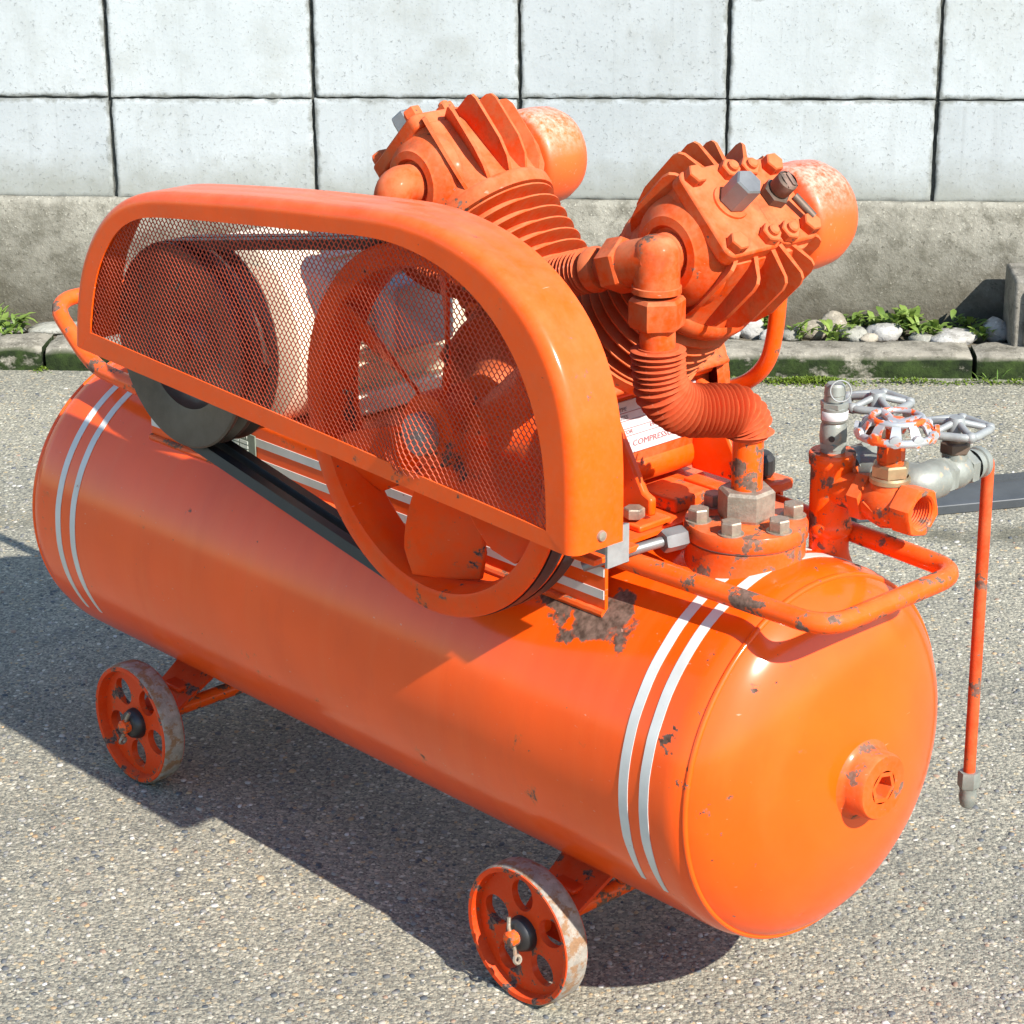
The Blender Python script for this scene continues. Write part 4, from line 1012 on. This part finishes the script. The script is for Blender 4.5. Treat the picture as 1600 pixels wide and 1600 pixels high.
# ---- outlet riser with valves
RV = V3((-.061, .083, 0)); ZT = .535
m = mb(); m.lathe([(.026, .450), (.021, .463), (.0195, .470), (.0195, .487)], 28, frame(RV, (0, 0, 1))); part('tank_socket', m, 'pipe')
m = mb(); m.lathe([(.0175, .484), (.0215, .488), (.0225, .492), (.0215, .497), (.0205, .500), (.0205, .556), (.0225, .558), (.0228, .568), (.0215, .570), (0, .570)], 32, frame(RV, (0, 0, 1)))
m.tube([RV + V3((.0, 0, ZT)), RV + V3((.036, 0, ZT))], [.0175, .0175], 22); m.tube([RV + V3((0, 0, .543)), RV + V3((0, .034, .543))], .0175, 22)
tee2 = part('outlet_tee', m, 'pipe', None, 45)
def handwheel(center, r, mat, parent, spokes=4, scallop=0, style='bar'):
    F = frame(center, (0, 0, 1)); m = mb()
    if style == 'bar':
        pts = []
        N = 48
        for i in range(N + 1):
            a = 2 * PI * i / N; k = 1 + .06 * math.cos(a * 5)
            pts.append(F @ V3((r * k * math.cos(a), r * k * math.sin(a), 0)))
        m.tube(pts, .0041, 10, False)
        for k in range(5):
            a = 2 * PI * k / 5; m.lathe([(0, -.0058), (.0045, -.004), (.0058, 0), (.0045, .004), (0, .0058)], 12, F @ Matrix.Translation((r * 1.05 * math.cos(a), r * 1.05 * math.sin(a), 0)))
        for k in range(5):
            a = 2 * PI * k / 5; m.tube([F @ V3((.004 * math.cos(a), .004 * math.sin(a), .006)), F @ V3((r * 1.05 * math.cos(a), r * 1.05 * math.sin(a), 0))], .0035, 8)
        m.lathe([(0, .012), (.007, .011), (.009, .006), (.009, -.006), (0, -.006)], 16, F)
        return part('handwheel', m, mat, parent, 60)
    # pressed dish with window slots
    n = 11; rows = []
    m.ring(r, .0040, F @ Matrix.Translation((0, 0, -.008)), 66, 8)
    m.ring(r * .66, .0032, F @ Matrix.Translation((0, 0, .006)), 48, 8)
    for k in range(n):
        a = 2 * PI * k / n; wa = .16
        for sg in (-1, 1): pass
        m.loft([[F @ V3((rr * math.cos(a - wa * w), rr * math.sin(a - wa * w), z - .0015)), F @ V3((rr * math.cos(a + wa * w), rr * math.sin(a + wa * w), z - .0015)), F @ V3((rr * math.cos(a + wa * w), rr * math.sin(a + wa * w), z + .0015)), F @ V3((rr * math.cos(a - wa * w), rr * math.sin(a - wa * w), z + .0015))] for rr, z, w in ((r * .64, .007, 1.), (r * .84, .002, .9), (r * 1.02, -.008, 1.))], True, True, True)
        m.lathe([(0, -.003), (.0058, -.002), (.0058, .002), (0, .003)], 10, F @ frame((r * 1.03 * math.cos(a), r * 1.03 * math.sin(a), -.006), (math.cos(a), math.sin(a), 0)))
    for k in range(3):
        a = 2 * PI * k / 3; m.tube([F @ V3((0, 0, .0)), F @ V3((r * .64 * math.cos(a), r * .64 * math.sin(a), .006))], .0040, 8)
    m.lathe([(0, .006), (.009, .005), (.010, -.002), (.008, -.008), (0, -.008)], 16, F)
    return part('handwheel', m, mat, parent, 60)
# painted globe valve on the tee
x0 = RV.x; Fu = frame((0, RV.y, ZT), (1, 0, 0), (0, 0, 1))
m = mb()
m.hexa(.0245, x0 + .036, x0 + .052, Fu, .3, .08); m.lathe([(.0195, x0 + .050), (.0225, x0 + .060), (.0245, x0 + .070), (.0225, x0 + .080), (.0195, x0 + .090)], 28, Fu)
m.lathe([(.0185, ZT + .0), (.0185, ZT + .020), (.0165, ZT + .024), (0, ZT + .024)], 24, frame((x0 + .070, RV.y, 0), (0, 0, 1)))
# hexagonal outlet with an open threaded bore
ho = [Fu @ V3((.0255 * math.cos(PI / 3 * i + .3), .0255 * math.sin(PI / 3 * i + .3), x0 + .088)) for i in range(6)]
def hexring(r, u, n=24):
    out = []
    for i in range(n):
        a = 2 * PI * i / n; k = math.cos(PI / 6) / math.cos(((a - .3) % (PI / 3)) - PI / 6); out.append(Fu @ V3((r * k * math.cos(a), r * k * math.sin(a), u)))
    return out
def circ(r, u, n=24): return [Fu @ V3((r * math.cos(2 * PI * i / n), r * math.sin(2 * PI * i / n), u)) for i in range(n)]
rr_ = [hexring(.020, x0 + .087), hexring(.0255, x0 + .089), hexring(.0255, x0 + .108), hexring(.0240, x0 + .1105), circ(.0175, x0 + .1105), circ(.0160, x0 + .109)]
for k in range(7): rr_ += [circ(.0160, x0 + .108 - k * .003), circ(.0148, x0 + .1065 - k * .003)]
rr_ += [circ(.012, x0 + .086), circ(.001, x0 + .085)]
m.loft(rr_, True); gv = part('globe_valve', m, 'flange', None, 32)
Fs = frame((x0 + .070, RV.y, ZT), (0, 0, 1))
m = mb(); m.lathe([(.0195, .022), (.0195, .026), (.0175, .028)], 24, Fs); m.hexa(.0185, .027, .040, Fs, .3); part('bonnet', m, 'brass', gv, 25)
m = mb(); m.hexa(.0135, .042, .061, Fs, .1, .06); m.lathe([(.0125, .040), (.0125, .043)], 20, Fs); part('gland_nut', m, 'flange', gv, 25)
m = mb(); m.tube([Fs @ V3((0, 0, .058)), Fs @ V3((0, 0, .080))], .0062, 12); part('stem', m, 'flange', gv)
handwheel(Fs @ V3((0.004, 0, .078)), .0360, 'handwheel', gv, style='dish')
# embossed mark on the valve body
m = mb()
for a, b in (((-.008, .004), (.004, -.003)), ((.004, -.003), (.010, .002))):
    m.tube([(x0 + .066 + a[0], RV.y - .0238, ZT + a[1]), (x0 + .066 + b[0], RV.y - .0238, ZT + b[1])], .0008, 6)
part('embossed_mark', m, 'flange', gv)
# safety valve on top of the tee
Fr = frame((RV.x, RV.y, .570), (0, 0, 1), (1, 0, 0))
q7 = lambda L: [(r_ * .84, h_ * .76) for r_, h_ in L]
m = mb(); m.lathe(q7([(.0145, -.002), (.0145, .006)]), 20, Fr); m.hexa(.0140, .003, .010, Fr, .2); m.lathe(q7([(.0150, .012), (.0158, .020), (.0150, .034), (.0130, .038), (.0150, .041), (.0155, .058), (.0135, .060)]), 26, Fr); m.hexa(.0140, .044, .050, Fr, .4); m.lathe(q7([(.0125, .066), (.0118, .074), (.0125, .075), (.0115, .086), (.0090, .089), (0, .089)]), 24, Fr)
sv = part('safety_valve', m, 'galv', None, 30)
m = mb(); m.ring(.0100, .0008, frame((RV.x + .011, RV.y - .005, .633), (.75, -.6, .28)), 32, 6); part('pull_ring', m, 'alu', sv)
m = mb(); m.lathe([(.0030, 0), (.0030, .0015), (.0, .0015)], 12, frame((RV.x + .0073, RV.y - .0108, .586), (.56, -.83, 0))); part('vent_hole', m, 'black', sv)
m = mb(); m.lathe([(.0132, .033), (.0135, .0334), (.0135, .0410), (.0132, .0414)], 16, Fr, -1.9, .7); part('paper_tag', m, 'plate', sv)
# galvanised manifold behind
ZG = .545; G1 = V3((-.061, .120, ZG))
m = mb(); m.tube([RV + V3((0, .034, .543)), G1 + V3((0, .035, 0))], .0150, 20); m.tube([G1 + V3((0, -.016, 0)), G1 + V3((0, .019, 0))], .0195, 22)
E1 = V3((.014, .121, ZG))
m.tube([G1, G1 + V3((.030, 0, 0))], .0180, 22); man = part('galvanised_manifold', m, 'galv', None, 50)
m = mb(); m.tube([G1 + V3((.02, 0, 0)), E1 + V3((-.02, 0, 0))], .0140, 18); m.tube(fillet([E1 + V3((-.030, 0, 0)), E1, E1 + V3((.0, .028, 0))], .024, 8), .0190, 22); part('pipe_elbow', m, 'galv', man, 50)
m = mb(); m.hexa(.0195, .026, .036, frame(E1, (0, 1, 0)), .2); part('union_nut', m, 'galv', man, 25)
def grey_valve(c, d, hz, parent):
    F = frame(c, d); m = mb(); m.hexa(.0185, -.022, -.011, F, .3); m.hexa(.0185, .011, .022, F, .3); m.lathe([(.0155, -.012), (.0175, -.004), (.0175, .004), (.0155, .012)], 22, F)
    U = frame(c, (0, 0, 1)); m.lathe([(.0125, .0), (.0125, .022)], 18, U); g_ = part('gate_valve', m, 'galv', None, 40)
    m = mb(); m.hexa(.0150, .020, .031, U, .2); m.lathe([(.0115, .031), (.0115, .036), (.006, .038), (.005, hz)], 18, U); part('gland_nut', m, 'brown', g_, 25)
    handwheel(V3(c) + V3((0, 0, hz + .002)), .0300, 'alu', g_)
grey_valve((-.063, .150, ZG + .004), (0, 1, 0), .052, man)
grey_valve((.0135, .176, ZG), (0, 1, 0), .042, man)
# delivery tube hanging from the far end
m = mb(); m.tube([(.0135, .190, ZG), (.0135, .222, ZG)], .0125, 18); m.lathe([(.0158, .004), (.0158, .008), (.014, .009), (.014, .013), (.0158, .014), (.0158, .020), (.010, .028), (0, .029)], 22, frame((.0135, .198, ZG), (0, 1, 0))); part('end_fitting', m, 'galv', man, 45)
m = mb(); m.tube(fillet([(.0135, .218, ZG), (.0135, .232, ZG - .001), (.0135, .234, .20)], .008, 5), .0062, 14); dtu = part('delivery_tube', m, 'hose', None, 50)
m = mb(); F = frame((.0135, .234, .20), (0, 0, -1)); m.hexa(.0115, -.004, .014, F, .2); m.lathe([(.0095, .014), (.0085, .020), (.0095, .024), (.0075, .034), (.006, .036), (0, .036)], 18, F); part('hose_nipple', m, 'galv', dtu, 30)
# bent tube behind the crankcase
m = mb(); m.tube(smoothpath([(-.178, .135, .72), (-.179, .135, .69), (-.183, .135, .65), (-.192, .135, .620), (-.213, .135, .597), (-.245, .132, .580), (-.28, .125, .572)], 6), .0085, 14); part('breather_tube', m, 'sheet')
